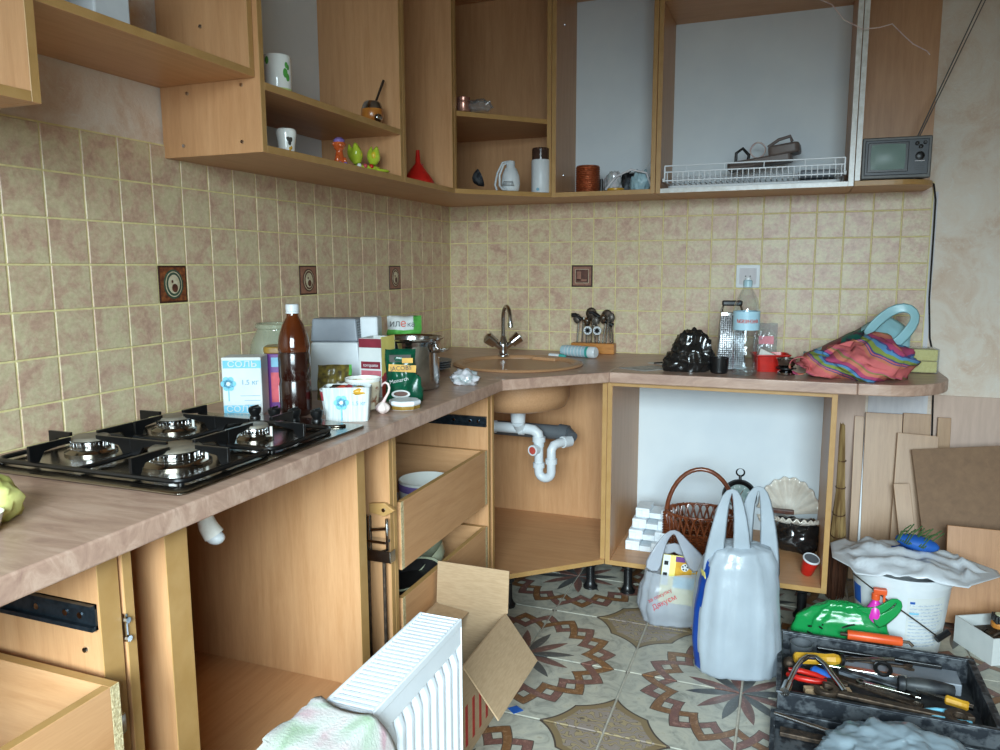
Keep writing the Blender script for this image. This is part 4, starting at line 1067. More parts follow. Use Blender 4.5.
ribbon([(.02, -.02, .12), (.07, .01, .150), (.09, -.01, .125)], .03, .003, (.2, 1, .2), parent=cb_)
# pale blue carrier bag with dark print behind
def film(name, col, alpha=.75, rough=.3, tcol=None):
    m, nt, N, L, b = nodes_of(name)
    v = coords(nt, (1,1,1)); f = noise_tex(nt, v, 9, 5)
    L.new(ramp(nt, f, [(.3, col), (.7, tuple(c*.93 for c in col))]), b.inputs['Base Color'])
    b.inputs['Roughness'].default_value = rough; b.inputs['Coat Weight'].default_value = .3; b.inputs['Coat Roughness'].default_value = .15
    tl = N.new('ShaderNodeBsdfTranslucent'); tl.inputs[0].default_value = lin(col)
    mx = N.new('ShaderNodeMixShader'); mx.inputs[0].default_value = .35; L.new(b.outputs[0], mx.inputs[1]); L.new(tl.outputs[0], mx.inputs[2])
    tr = N.new('ShaderNodeBsdfTransparent'); mx2 = N.new('ShaderNodeMixShader'); mx2.inputs[0].default_value = 1-alpha
    L.new(mx.outputs[0], mx2.inputs[1]); L.new(tr.outputs[0], mx2.inputs[2]); L.new(mx2.outputs[0], N['Material Output'].inputs[0])
    bump(nt, b, noise_tex(nt, v, 30, 4, .6, 1.0), .25, .006)
film('pale_blue_film', (186,232,240), .95); film('white_film', (192,202,210), .95); film('grey_film', (206,212,222), .62); film('sheet_film', (236,240,244), .97); film('clear_blue_film', (176,194,204), .72, .12); film('green_film', (34,172,90), .88, .2)
pm('dark_green_print', (22,96,84), (60,40,60), 40, rough=.4, lo=.45, hi=.55); pm('dark_red_print', (130,34,58), (100,24,46), 40, rough=.4)
bb = thing('blue_carrier_bag', 'pale blue carrier bag with a looped handle lying behind the striped bag', 'plastic bag', (1.79, -.225, ZT))
def sheetfn(u, v):
    x = -.24+.36*u; base = .045+.155*(max(0, min(1, (x+.22)/.26)))**1.1
    if x > .03: base = .20-(x-.03)*.7
    z = .005+base*v
    return (x+.02*v, .05-.05*math.sin(PI*v)+.014*noise.noise(Vector((u*6, v*5, 2)))-.06*(1-v), z+.01*noise.noise(Vector((u*7, v*4, 6))))
q = MB(); q.grid(sheetfn, 34, 18); o = q.build('bag_film', ['pale_blue_film', 'dark_green_print', 'dark_red_print'], bb, smooth=True, angle=80, solid=.002)
for p in o.data.polygons:
    c = p.center
    if c.z > .05 and -.16 < c.x < -.02 and .55 < (c.z/(.05+.6*(c.x+.24))) < .95 : p.material_index = 1 if c.x > -.09 else 2
ribbon([(-.02, -.03, .12), (.02, -.03, .175), (.06, -.03, .215), (.105, -.03, .232), (.14, -.03, .215), (.145, -.03, .18), (.12, -.03, .135), (.085, -.03, .095), (.05, -.03, .07)], .040, .002, (.6, .5, .5), 'pale_blue_film', 'bag_handle', bb, None, (.3, -1, .1))
# sponge pack
pm('yellow_sponge', (238,222,140), (226,208,122), 120, rough=.8, bmp=.2)
sp_ = thing('sponge_pack', 'block of pale yellow sponges in clear film at the worktop end', 'sponge', (1.955, -.27, ZT), rz=.05)
for k in range(2): MB().box(-.048, .048, -.035, .035, .002+.042*k, .042+.042*k).build('sponge', 'yellow_sponge', sp_, bevel=.004)
MB().box(-.053, .053, -.039, .039, 0, .088).build('film_wrap', 'clear_film', sp_, bevel=.006)
# wall socket
so = thing('wall_socket', 'white square wall socket in the tile row behind the water bottle', 'socket', (deco_at[('B', 13)], -.0015, 1.185))
q = MB(); q.prism(rrect(-.047, .047, -.047, .047, .006), 0, .009); q.xform(RX(PI/2)); q.build('frame', 'white_plastic', so, bevel=.002, smooth=True)
q = MB(); q.prism(rrect(-.033, .033, -.033, .033, .004), .008, .012); q.xform(RX(PI/2)); o = q.build('face_plate', 'pale_wall_board', so, bevel=.001)
for x in (-.009, .009):
    q = MB(); q.cyl((x, -.0119, 0), (x, -.0124, 0), .0028, n=12); q.build('pin_hole', 'black_plastic', o)

# ------------------------------------------------------------------ on the wall cabinets
Z1 = UB+TH+.0005; Z2 = 1.6685
q = MB()
c_ = thing('white_canister', 'white box standing on the hood shelf, cut by the top photo edge', 'box', (.19, -2.10, 1.6935), rz=0)
q.box(-.045, .045, -.044, .044, 0, .16); q.build('box_body', 'white_plastic', c_, bevel=.004)
MB().box(-.047, .047, -.046, .046, .16, .175).build('box_lid', 'white_plastic', c_, bevel=.003)
MB_ = MB(); MB_.box(-.004, .004, -.03, .03, 0, .2); 
pm('pale_green_print', (176,196,110), (206,214,150), 30, rough=.4)
c_ = thing('ceramic_canister', 'tall white ceramic canister with green leaves on the figurine cabinet shelf', 'canister', (.235, -1.580, Z2))
q = MB(); q.lathe([(.034,0), (.036,.003), (.036,.098), (.033,.102), (.031,.102), (.031,.006), (0,.006)], 36); q.build('canister_body', 'white_ceramic', c_, smooth=True, angle=40)
q = MB(); q.lathe([(.0364,.004), (.0364,.018)], 36); q.f = q.f[:-2]; q.m = q.m[:-2]; q.build('green_band', 'pale_green_print', c_, smooth=True)
def leafprint(parent, cyl_r, ang, z, r, m='fresh_green_print'):
    q = MB(); q.ball((0, 0, 0), (.0012, r*.6, r), 10, 8); q.xform(RZ(ang) @ T(cyl_r, 0, z)); q.build('leaf_print', m, parent, smooth=True)
for a, z, r in ((-.35, .055, .012), (-.15, .045, .010), (-.25, .075, .008), (-1.7, .085, .010), (-.1, .07, .007)): leafprint(c_, .036, a, z, r, 'fresh_green_print')
c_ = thing('small_vase', 'small white porcelain vase with a grey twig on the lower shelf', 'vase', (.245, -1.567, Z1))
q = MB(); q.lathe([(.019,0), (.021,.006), (.023,.03), (.027,.055), (.026,.064), (.023,.067), (.021,.064), (.019,.01), (0,.008)], 32); q.build('vase_body', 'white_ceramic', c_, smooth=True, angle=50)
for a, z, r in ((-.75, .042, .008), (-.45, .040, .008), (-.6, .03, .007)): leafprint(c_, .0242, a, z, r, 'dark_print')
for a, z, r in ((-.55, .015, .005), (-.35, .018, .005)): leafprint(c_, .0222, a, z, r, 'gold_print')
c_ = thing('slim_bottle', 'slim dark bottle with a red top behind the left side panel', 'bottle', (.06, -1.665, Z1))
q = MB(); q.lathe([(.014,0), (.016,.004), (.016,.05), (.011,.062), (.011,.07)], 20); q.build('bottle_body', 'dark_print', c_, smooth=True, angle=40)
q = MB(); q.lathe([(.0135,.07), (.0135,.095), (.010,.1), (0,.1)], 20); q.build('bottle_top', 'red_cap', c_, smooth=True, angle=40)
# monkey-like orange figurine
pm('orange_glaze', (206,104,52), (180,78,36), 20, rough=.15, coat=.6); pm('violet_glaze', (132,110,170), (110,90,150), 20, rough=.2); pm('lime_glaze', (188,206,66), (164,186,50), 24, rough=.2, coat=.4); pm('yellow_glaze', (226,198,60), (210,176,50), 30, rough=.2, coat=.4)
c_ = thing('orange_figurine', 'glazed orange animal figurine with a blue cap on the lower shelf', 'figurine', (.262, -1.338, Z1), rz=-.5)
def bodyfn(prof, sq=1.0):
    def fn(u, v):
        i = v*(len(prof)-1); k = min(int(i), len(prof)-2); t = i-k
        r = prof[k][0]*(1-t)+prof[k+1][0]*t; z = prof[k][1]*(1-t)+prof[k+1][1]*t
        return (r*math.cos(2*PI*u), r*math.sin(2*PI*u)*sq, z)
    return fn
q = MB(); q.lathe([(.0,0), (.016,.001), (.018,.008), (.014,.022), (.011,.036), (.010,.042), (.015,.048), (.018,.058), (.015,.070), (.006,.077), (0,.078)], 24)
q.ball((.014,-.004,.056), (.008,.009,.007), 12, 8); q.ball((.012,-.012,.016), (.006,.008,.014), 10, 8); q.ball((.012,.010,.014), (.008,.006,.010), 10, 8)
q.ball((0,-.018,.060), (.004,.004,.006), 8, 6); q.ball((0,.018,.060), (.004,.004,.006), 8, 6)
q.build('figure_body', 'orange_glaze', c_, smooth=True, angle=80)
q = MB(); q.lathe([(.0165,.066), (.016,.073), (.010,.079), (0,.081)], 20); q.build('cap', 'violet_glaze', c_, smooth=True)
q = MB(); q.ball((.016,-.008,.005), (.009,.007,.005), 10, 8); q.ball((.016,.009,.005), (.009,.007,.005), 10, 8); q.build('shoes', 'violet_glaze', c_, smooth=True)
c_ = thing('flower_figurine', 'lime green tulip-shaped double figurine on a leaf base on the lower shelf', 'figurine', (.245, -1.165, Z1), rz=-.65); c_.scale = (1.25, 1.25, 1.25)
def tulip(u, v):
    a = 2*PI*u; r = .017*math.sin(PI*(.12+.70*v))*(1+.10*math.cos(3*a)*v); return (r*math.cos(a), r*math.sin(a), .042*v+.006*math.cos(3*a)*v**3)
for dx, dy, s in ((.0, -.020, 1.05), (.0, .020, .95)):
    q = MB(); q.grid(tulip, 30, 12, closed_u=True); q.xform(T(dx, dy, .020) @ RX(-.2 if dy > 0 else .2) @ Matrix.Scale(s, 4)); q.build('tulip', 'lime_glaze', c_, smooth=True, solid=.002, angle=80)
    q = MB(); q.ball((dx+.012, dy, .042), (.006, .008, .010), 10, 8); q.build('tulip_heart', 'yellow_glaze', c_, smooth=True)
q = MB(); q.ball((0, 0, .010), (.020, .042, .0095), 20, 10); q.ball((.005, .042, .006), (.014, .022, .0055), 14, 8); q.build('leaf_base', 'lime_glaze', c_, smooth=True)
for dy, m in ((-.022, 'white_ceramic'), (-.006, 'rose_print'), (.01, 'red_plastic')): MB().ball((.016, dy, .014), .006, 10, 8).build('berry', m, c_, smooth=True)
# mate gourd with metal straw
pm('gourd_skin', (186,120,50), (150,86,34), 20, rough=.3, coat=.3)
c_ = thing('mate_gourd', 'small metal-trimmed gourd cup with a straw on the upper shelf', 'gourd', (.258, -1.135, Z2)); c_.scale = (1.2, 1.2, 1.2)
q = MB(); q.lathe([(0,0), (.018,.001), (.027,.012), (.030,.026), (.028,.040), (.022,.050)], 28); q.build('gourd_body', 'gourd_skin', c_, smooth=True, angle=60)
q = MB(); q.lathe([(.0285,.040), (.026,.048), (.023,.056), (.019,.060), (.017,.056), (.017,.03), (0,.03)], 28); q.build('metal_collar', 'polished_steel', c_, smooth=True, angle=50)
q = MB(); q.ball((.024, -.012, .016), (.010, .014, .011), 12, 8); q.build('metal_badge', 'polished_steel', c_, smooth=True)
MB().tube([(0, 0, .035), (.006, .026, .085), (.010, .046, .122)], [.003,.003,.0035], 10).build('straw', 'rusty_iron', c_, smooth=True)
# funnel, bottle behind it
c_ = thing('red_funnel', 'red plastic funnel standing upside down in the narrow cabinet', 'funnel', (.246, -.800, Z1)); c_.scale = (1.12, 1.12, 1.0)
q = MB(); q.lathe([(.051,0), (.052,.004), (.046,.018), (.014,.066), (.009,.072), (.006,.118), (.0045,.118), (.007,.07), (.044,.016), (.049,.002)], 36); q.build('funnel_body', 'red_plastic', c_, smooth=True, angle=40)
MB().box(-.003, .003, .028, .034, .05, .075).build('hanging_tab', 'red_plastic', c_, bevel=.001)
c_ = thing('blue_label_bottle', 'clear bottle with a blue label half hidden behind the side panel', 'bottle', (.20, -.945, Z1))
q = MB(); q.lathe([(.026,0), (.028,.004), (.028,.085), (.020,.105), (.012,.12), (.012,.135)], 26); q.build('bottle_body', 'clear_film', c_, smooth=True, angle=50)
q = MB(); q.lathe([(.0285,.04), (.0285,.08)], 26); q.f = q.f[:-2]; q.m = q.m[:-2]; q.build('label', 'pale_blue_print', c_, smooth=True)
q = MB(); q.lathe([(.014,.135), (.014,.150), (0,.151)], 20); q.build('cap', 'violet_glaze', c_, smooth=True, angle=40)
# corner cabinet things
c_ = thing('dark_bowl', 'small dark bowl standing on edge in the corner cabinet', 'bowl', (.345, -.525, Z1), rz=.6)
q = MB(); q.lathe([(.012,0), (.026,.012), (.036,.03), (.034,.03), (.024,.014), (0,.006)], 26); q.xform(T(0,0,.036) @ RY(1.2)); q.build('bowl_shell', 'worn_paint_grey', c_, smooth=True, angle=50)
c_ = thing('hand_blender', 'white electric hand mixer body with coiled cord in the corner cabinet', 'appliance', (.462, -.425, Z1))
q = MB(); q.lathe([(.030,0), (.034,.006), (.037,.03), (.034,.06), (.024,.085), (.017,.092), (.017,.112), (.014,.116), (0,.116)], 28); q.build('mixer_body', 'white_plastic', c_, smooth=True, angle=50)
for k in range(4): q = MB(); q.box(.0, .05-.004*k, -.0362, -.0345, .018+.005*k, .020+.005*k); q.xform(T(-.022+.002*k, -.0015, 0)); q.build('vent_slot', 'dark_print', c_)
cord = [(-.015-.03*math.sin(a), -.01+.004*k, .055+.045*math.cos(a)) for k, a in enumerate([i*PI/8 for i in range(0, 17)])]
MB().tube([(-.01,0,.115)]+[(-.03,-.01,.11), (-.05,-.015,.07), (-.058,-.02,.025), (-.05,-.02,.004)], .004, 8).build('cord', 'white_plastic', c_, smooth=True)
MB().tube([(.0,0,.116), (-.02,-.025,.10), (-.035,-.03,.06), (-.035,-.03,.02), (-.02,-.035,.005), (.0,-.038,.004)], .004, 8).build('cord', 'white_plastic', c_, smooth=True)
c_ = thing('coffee_grinder', 'white electric coffee grinder with smoky lid at the corner cabinet front', 'appliance', (.548, -.305, Z1))
q = MB(); q.lathe([(.036,0), (.038,.004), (.038,.125), (.036,.13)], 32); q.build('grinder_body', 'white_plastic', c_, smooth=True, angle=40)
pm('smoky_lid', (74,54,46), (56,40,34), 10, rough=.12, coat=.6)
q = MB(); q.lathe([(.036,.13), (.0365,.172), (.033,.176), (0,.176)], 32); q.build('lid', 'smoky_lid', c_, smooth=True, angle=40)
MB().cyl((0, -.038, .012), (0, -.041, .012), .006, n=12).build('button', 'pale_blue_print', c_)
pm('pinkish_metal', (196,150,134), (160,110,96), 20, rough=.25, metal=.7)
c_ = thing('jar_in_film', 'small copper-coloured tin in clear film on the corner cabinet shelf', 'tin', (.322, -.560, 1.8085))
q = MB(); q.lathe([(.024,0), (.026,.003), (.026,.034), (.024,.036), (.025,.038), (.025,.052), (0,.053)], 24); q.build('tin_body', 'pinkish_metal', c_, smooth=True, angle=40)
crumple('film', 'clear_film', .05, .03, .028, 71, .5, 18, 10, None, None, (.055, .02, 0), parent=c_)
# copper spool and scrap
c_ = thing('copper_wire_spool', 'spool wound with shiny copper wire in the narrow white-backed cabinet', 'wire spool', (.725, -.235, Z1))
q = MB()
for k in range(13):
    q.lathe([(.0465,.004+.0075*k), (.049,.0078+.0075*k), (.0465,.0115+.0075*k)], 40)
    q.f = q.f[:-2]; q.m = q.m[:-2]
q.lathe([(.044,0), (.0466,.003), (.0466,.103), (.044,.106), (.034,.106), (.034,.09), (0,.09)], 40)
q.build('wound_wire', 'copper', c_, smooth=True, angle=40)
random.seed(3)
labs = [('crumpled_film_bag', 'grey crumpled packing film among the scrap beside the copper spool', 'film', 'silvery_film', (.822, -.20), (.036, .035, .05)),
        ('parts_bag', 'pale blue bag of small parts at the right of the copper spool', 'bag', 'translucent_blue_plastic', (.930, -.19), (.040, .04, .05)),
        ('foil_scrap', 'dark grey foil scrap beside the copper spool', 'foil', 'worn_paint_grey', (.872, -.10), (.05, .03, .055))]
for nm, lb, ct_, m, (x, y), (a, b, c) in labs:
    tag(crumple(nm, m, a, b, c, random.uniform(5, 90), .32, 36, 22, loc=(x, y, Z1), freq=2.8), lb, ct_)
q = MB(); q.lathe([(.030,0), (.034,.004), (.034,.010), (.030,.012), (.018,.012), (.018,0)], 28); tag(q.build('tape_ring', 'gold_print', None, smooth=True, angle=40, loc=(.845, -.262, Z1)), 'small golden tape ring lying at the front edge beside the spool', 'tape')
q = MB(); q.tube([(.88, -.16, .08), (.93, -.17, .085), (.955, -.18, .105), (.985, -.19, .135)], .0025, 8); q.xform(T(0,0,Z1)); tag(q.build('wire_end', 'white_plastic', None, smooth=True), 'thin pale wire end rising from the scrap beside the spool', 'wire')
q = MB(); q.tube([(.80,-.24,.01), (.84,-.235,.06), (.90,-.235,.085), (.96,-.225,.07), (.975,-.21,.02)], .004, 8); q.xform(T(0,0,Z1)); tag(q.build('cable_loop', 'pale_wall_board', None, smooth=True), 'pale cable looped over the scrap beside the copper spool', 'cable')
q = MB(); q.cyl((.787,-.262,0), (.787,-.262,.05), .007, n=12); q.xform(T(0,0,Z1)); tag(q.build('battery', 'black_plastic', None, smooth=True), 'small upright dark battery next to the copper spool', 'battery')
# dish rack
c_ = thing('dish_rack', 'white wire dish rack across the bottom of the white-backed cabinet', 'dish rack', (0,0,Z1))
rx0, rx1 = 1.040, 1.672
def wire(name, pts, r=.0025, parent=c_): return MB().tube(pts, r, 6).build(name, 'white_enamel', parent, smooth=True)
for y, zs in ((-.285, (.030, .062, .085)), (-.05, (.03, .062))):
    for z in zs: wire('long_wire', [(rx0, y, z), (rx1, y, z)], .0028)
for k in range(32):
    x = rx0+.01+(rx1-rx0-.02)*k/31
    wire('cross_wire', [(x, -.285, .062), (x, -.285, .030), (x, -.283, .022), (x, -.052, .022), (x, -.05, .030), (x, -.05, .075)], .0018)
for x in (rx0, rx1): wire('end_wire', [(x, -.285, .085), (x, -.285, .030), (x, -.05, .030), (x, -.05, .075)], .003)
for x in (rx0-.006, rx1-.004): MB().box(x, x+.010, -.30, -.27, .024, .038).build('bracket', 'white_plastic', c_, bevel=.002)
q = MB(); q.prism(rrect(rx0+.01, rx1-.01, -.28, -.06, .02), .0, .012); q.build('drip_tray', 'white_plastic', c_, bevel=.003)
for x in (1.12, 1.26, 1.40, 1.54, 1.64): MB().cyl((x, -.285, .085), (x, -.285, .062), .002, n=6).build('cross_wire', 'white_enamel', c_, smooth=True)
# grey grater tool on rack
pm('taupe_plastic', (112,100,96), (98,88,84), 20, rough=.4)
c_ = thing('vegetable_slicer', 'taupe plastic slicer tray with black handle lying on the dish rack', 'slicer', (1.40, -.20, Z1+.066), rot=(0, -.12, -.1))
q = MB(); q.prism(rrect(-.13, .10, -.045, .045, .015), .012, .042); o = q.build('slicer_body', 'taupe_plastic', c_, bevel=.006, smooth=True)
q = MB(); q.prism(rrect(.02, .13, -.05, .05, .02), .036, .075); q.build('slicer_hopper', 'taupe_plastic', c_, bevel=.008, smooth=True)
MB().tube([(-.10, -.02, .04), (-.095, -.02, .075), (-.07, -.02, .088), (-.05, -.02, .06), (-.055, -.02, .04)], .006, 10).build('handle', 'black_plastic', c_, smooth=True)
MB().tube([(.02, -.02, .075), (.06, -.02, .095), (.10, -.02, .10), (.105, -.02, .08)], .006, 10).build('handle', 'taupe_plastic', c_, smooth=True)
MB().box(-.09, .02, -.03, .03, .041, .044).build('blade', 'chrome', c_)
c_ = thing('wire_coil', 'small coil of pale wire lying on the slicer', 'wire', (1.37, -.14, Z1+.115))
MB().tube([(.028*math.cos(a), .008*math.sin(3*a), .028*math.sin(a)+.03) for a in [k*PI/8 for k in range(33)]], .003, 6).build('coil', 'garlic_skin', c_, smooth=True)
q = MB(); q.prism(rrect(1.52, 1.65, -.22, -.10, .015), 0, .03); tag(q.build('flat_tray', 'grey_plastic', None, bevel=.008, smooth=True, loc=(0, 0, Z1+.025)), 'flat grey tray lying at the right end of the dish rack', 'tray')
# television
pm('tv_dark_case', (52,50,50), (40,38,38), 30, rough=.35); pm('tv_silver', (98,97,94), (86,85,82), 40, rough=.4); pm('tv_panel', (46,50,56), (38,42,48), 40, rough=.35); pm('crt_glass', (126,148,142), (116,138,132), 3, rough=.38)
tv = thing('portable_television', 'small old portable television with grey screen on the end shelf', 'television', (1.832, -.165, Z1+.006), rz=.03)
W_, H_, D_ = .110, .142, .105
MB().box(-W_, W_, -D_, -D_+.025, 0, H_).build('front_frame', 'tv_silver', tv, bevel=.004)
q = MB(); taper(q, .10, .065, 0, .085, .06, .13); q.xform(T(0, .0, .012)); 
MB().box(-W_+.002, W_-.002, -D_+.025, .04, .003, H_-.003).build('case', 'tv_dark_case', tv, bevel=.008)
MB().box(-W_+.01, W_-.01, -D_-.003, -D_+.004, .012, H_-.010).build('front_panel', 'tv_panel', tv, bevel=.002)
MB().box(-W_+.018, .038, -D_-.0045, -D_, .022, H_-.018).build('screen_surround', 'black_plastic', tv, bevel=.003)
def scr(u, v):
    x, z = (u-.5)*2, (v-.5)*2
    return (-.027+.055*x*(1-.04*z*z), -D_-.005-.010*(1-x*x*.8)*(1-z*z*.8), .074+.044*z*(1-.05*x*x))
q = MB(); q.grid(scr, 14, 12); q.build('screen', 'crt_glass', tv, smooth=True, angle=80)
for x, z, r in ((.062, .116, .007), (.086, .118, .006), (.074, .105, .007), (.073, .074, .015)):
    q = MB(); q.lathe([(r, 0), (r*.95, .006), (r*.6, .008), (0, .008)], 20, xf=T(x, -D_-.002, z) @ RX(PI/2)); q.build('dial', 'black_plastic', tv, smooth=True, angle=40)
for k in range(5): MB().box(.058, .088, -D_-.0045, -D_, .026+.006*k, .029+.006*k).build('speaker_slot', 'black_plastic', tv)
MB().box(.058, .088, -D_-.004, -D_, .056, .0585).build('name_strip', 'pale_wall_board', tv)
for x in (-.08, .02, .05): MB().box(x, x+.02, -.08, -.06, -.006, .002).build('rubber_foot', 'black_plastic', tv)
for k, (p1, r) in enumerate((((.296, .05, .72), .0018), ((.318, .055, .74), .0016))):
    MB().tube([(.070+.006*k, -.02, H_-.004), p1], [r*1.3, r], 8).build('antenna', 'tv_silver', tv, smooth=True)
q = MB(); q.tube([(.93, .0, 0)], .003, 6) if False else None
q = MB(); q.tube([(1.945, -.06, Z1+.012), (1.972, -.05, Z1+.012), (1.992, -.03, Z1+.004), (2.004, -.014, 1.47), (2.006, -.011, 1.35), (2.008, -.010, 1.10), (2.02, -.010, .95), (2.040, -.008, .87), (2.047, -.011, .70), (2.055, -.014, .50), (2.06, -.02, .30)], .0032, 8)
tag(q.build('power_cable', 'black_plastic', None, smooth=True), 'thin black cable hanging down the wall from the television', 'cable')
q = MB(); q.tube([(1.55,-.325,2.14), (1.60,-.32,2.115), (1.64,-.325,2.06), (1.70,-.335,2.02), (1.75,-.335,2.02), (1.79,-.325,2.03), (1.825,-.315,1.995), (1.86,-.30,1.965), (1.905,-.29,1.94), (1.915,-.28,1.93)], .0018, 8)
tag(q.build('hanging_wire', 'garlic_skin', None, smooth=True), 'thin pale wire dangling across the cabinet side above the television', 'wire')
# ------------------------------------------------------------------ radiator, towel, cardboard box
RXa, RXb, RYa, RYb, RH = .808, .905, -1.945, -2.76, .50
rad = thing('panel_radiator', 'white panel radiator with top grille standing on the floor', 'radiator', (0,0,0))
q = MB()
nfl = 24
def flute(u, v):
    y = RYa-.006 + (RYb-RYa+.012)*u
    ph = (u*nfl) % 1.0
    inner = max(0, min(1, (.34-abs(ph-.5))/.10))*.016 - .006
    z = .03+(RH-.085)*v
    e = min(1, min(v, 1-v)*18)
    return (RXb-.012+inner*e*1.1, y, z)
q.grid(flute, nfl*12+1, 14)
q.build('front_panel', 'white_enamel', rad, smooth=True, angle=50)
MB().box(RXb-.014, RXb-.002, RYb, RYa, RH-.056, RH-.010).build('top_rail', 'white_enamel', rad, bevel=.003)
MB().box(RXb-.014, RXb-.002, RYb, RYa, .0, .032).build('bottom_rail', 'white_enamel', rad, bevel=.003)
MB().box(RXa+.004, RXa+.012, RYb, RYa, .0, RH-.010).build('rear_panel', 'white_enamel', rad, bevel=.002)
for y in (RYa-.001, RYb-.002): MB().box(RXa+.002, RXb-.001, y, y+.003, .01, RH).build('end_cover', 'white_enamel', rad, bevel=.001)
for x in (RXa, RXb-.006): MB().box(x, x+.006, RYb, RYa, RH-.014, RH+.002).build('grille_rail', 'white_enamel', rad, bevel=.0015)
n = 58
for k in range(n):
    y = RYa-.012-(RYa-RYb-.024)*k/(n-1)
    MB().box(RXa+.006, RXb-.006, y-.0034, y+.0034, RH-.006, RH).build('grille_slat', 'white_enamel', rad)
for k in range(10):
    y = RYa-.05-.078*k
    MB().box(RXa+.02, RXb-.02, y-.02, y+.02, .05, RH-.16).build('convector_fin', 'white_enamel', rad)
def towel_mat():
    m, nt, N, L, b = nodes_of('floral_towel')
    v = coords(nt, (1,1,1), rand=False)
    a = noise_tex(nt, v, 11, 3, .5, .6)
    c = ramp(nt, a, [(.36, (140,166,132)), (.44, (174,188,170)), (.52, (196,196,190)), (.60, (198,184,182)), (.68, (188,148,156))])
    L.new(c, b.inputs['Base Color']); b.inputs['Roughness'].default_value = .95
    b.inputs['Sheen Weight'].default_value = .3
    bump(nt, b, noise_tex(nt, v, 220, 3), .5, .003)
towel_mat()
tw = thing('towel', 'white towel with green and pink flowers draped over the radiator end', 'towel', (0,0,0))
def tfn(u, v):
    # across: left hang -> top -> right hang ; along: far edge to beyond the frame
    y = -2.30-.44*v + .02*math.sin(u*5+1)*(1-v)
    w = .30; s_ = u*w; wr = noise.noise(Vector((u*4, v*6, 1.0)))
    x0, x1 = RXa-.006, RXb+.006
    hl = .10+.03*math.sin(v*7)
    tot = hl+(x1-x0)+.10
    d = u*tot
    if d < hl: p = Vector((x0-.012-.018*(1-d/hl)-.012*wr, y, RH+.006-(hl-d)))
    elif d < hl+(x1-x0): p = Vector((x0+(d-hl), y, RH+.009+.004*wr))
    else:
        t = d-hl-(x1-x0); p = Vector((x1+.006+.008*wr+.012*t/.1, y+.02*t/.1, RH+.006-t))
    p.y += .035*math.cos(u*PI*2.2)*(1-v)*.6
    return p
q = MB(); q.grid(tfn, 46, 40); q.build('cloth', 'floral_towel', tw, smooth=True, angle=80, solid=.005)
q = MB(); q.tube([(RXa-.028, -2.37, RH-.085), (RXa-.036, -2.40, RH-.05), (RXa-.038, -2.44, RH-.045), (RXa-.034, -2.50, RH-.07)], [.006,.013,.014,.006], 10); q.build('rolled_hem', 'white_powder', tw, smooth=True)
# cardboard box
bx = thing('cardboard_box', 'open brown cardboard box with flaps between radiator and drawers', 'cardboard box', (0,0,0))
bx0, bx1, by0, by1, bh = .585, .803, -1.80, -1.40, .255
t = .004
MB().box(bx0, bx1, by1-t, by1, 0, bh).build('far_wall', 'cardboard', bx)
MB().box(bx1-t, bx1, by0, by1-t, 0, bh).build('side_wall', 'cardboard', bx); MB().box(bx0, bx0+t, by0, by1-t, 0, bh).build('side_wall', 'cardboard', bx)
MB().box(bx0+t, bx1-t, by0, by0+t, 0, bh).build('near_wall', 'cardboard', bx); MB().box(bx0+t, bx1-t, by0+t, by1-t, 0, t).build('bottom', 'cardboard', bx)
MB().box(bx0, bx1+.004, 0, t, 0, .122, 0, T(0, by1-t, bh) @ RX(-.10)).build('flap', 'cardboard', bx)
MB().box(0, .155, by0+.09, by1-.005, -t, 0, 0, T(bx1, 0, bh) @ RY(.92)).build('flap', 'cardboard', bx)
MB().box(-.10, 0, by0+.10, by1-.01, -t, 0, 0, T(bx0+t+.10, 0, bh-.012) @ RY(.12)).build('flap', 'cardboard', bx)
pm('red_print', (176,52,40), (160,44,36), 30, rough=.7); pm('blue_print', (30,90,170), (24,78,156), 30, rough=.6)
for k in range(6): MB().box(bx1, bx1+.0006, -1.70+.045*k, -1.685+.045*k, .03, .14).build('print_mark', 'red_print', bx)
sheet('small blue scrap of plastic on the floor beside the cardboard box', [(.825,-1.455), (.85,-1.475), (.87,-1.45), (.845,-1.435)], .0005, 'blue_print', 'plastic_scrap')
# oven bay details
q = MB(); q.tube([(.075, -1.865, .80), (.075, -1.865, .50), (.075, -1.865, .24)], .020, 12); tag(q.build('gas_hose', 'black_plastic', None, smooth=True), 'black hose hanging down the back of the empty oven bay', 'hose')
hk = thing('hose_end', 'white plastic hose end hanging under the worktop in the oven bay', 'pipe', (.470, -2.195, .70))
q = MB(); q.tube([(0,0,.11), (.0,.002,.06), (.008,.006,.03), (.018,.01,.012)], [.014,.014,.018,.020], 14); q.build('hose', 'white_powder', hk, smooth=True)
q = MB(); q.ball((.02,.01,.008), (.020,.016,.014), 12, 8); q.build('nozzle', 'white_plastic', hk, smooth=True)
# dishes in the drawers
for k in range(5):
    q = MB(); q.lathe([(.04,.0), (.075,.012), (.076,.015), (.04,.005), (0,.005)], 28); o = q.build('dark_plate', 'tv_dark_case', None, smooth=True, angle=40, loc=(.40, -1.40, .4365+.011*k))
    tag(o, ['bottom dark plate of the stack in the upper drawer', 'second dark plate from below in the upper drawer stack', 'middle dark plate of the stack in the upper drawer', 'second dark plate from the top in the drawer stack', 'top dark plate of the stack in the upper drawer'][k], 'plate', 'dark plates in the drawer')
c_ = thing('white_dish', 'white round dish standing in the upper drawer behind its front', 'dish', (.44, -1.17, .4365))
q = MB(); q.lathe([(.075,0), (.085,.01), (.088,.115), (.085,.115), (.078,.02), (0,.015)], 36); q.build('dish_wall', 'white_ceramic', c_, smooth=True, angle=40)
q = MB(); q.lathe([(.0884,.085), (.0890,.108)], 36); q.f = q.f[:-2]; q.m = q.m[:-2]; q.build('violet_band', 'violet_glaze', c_, smooth=True)
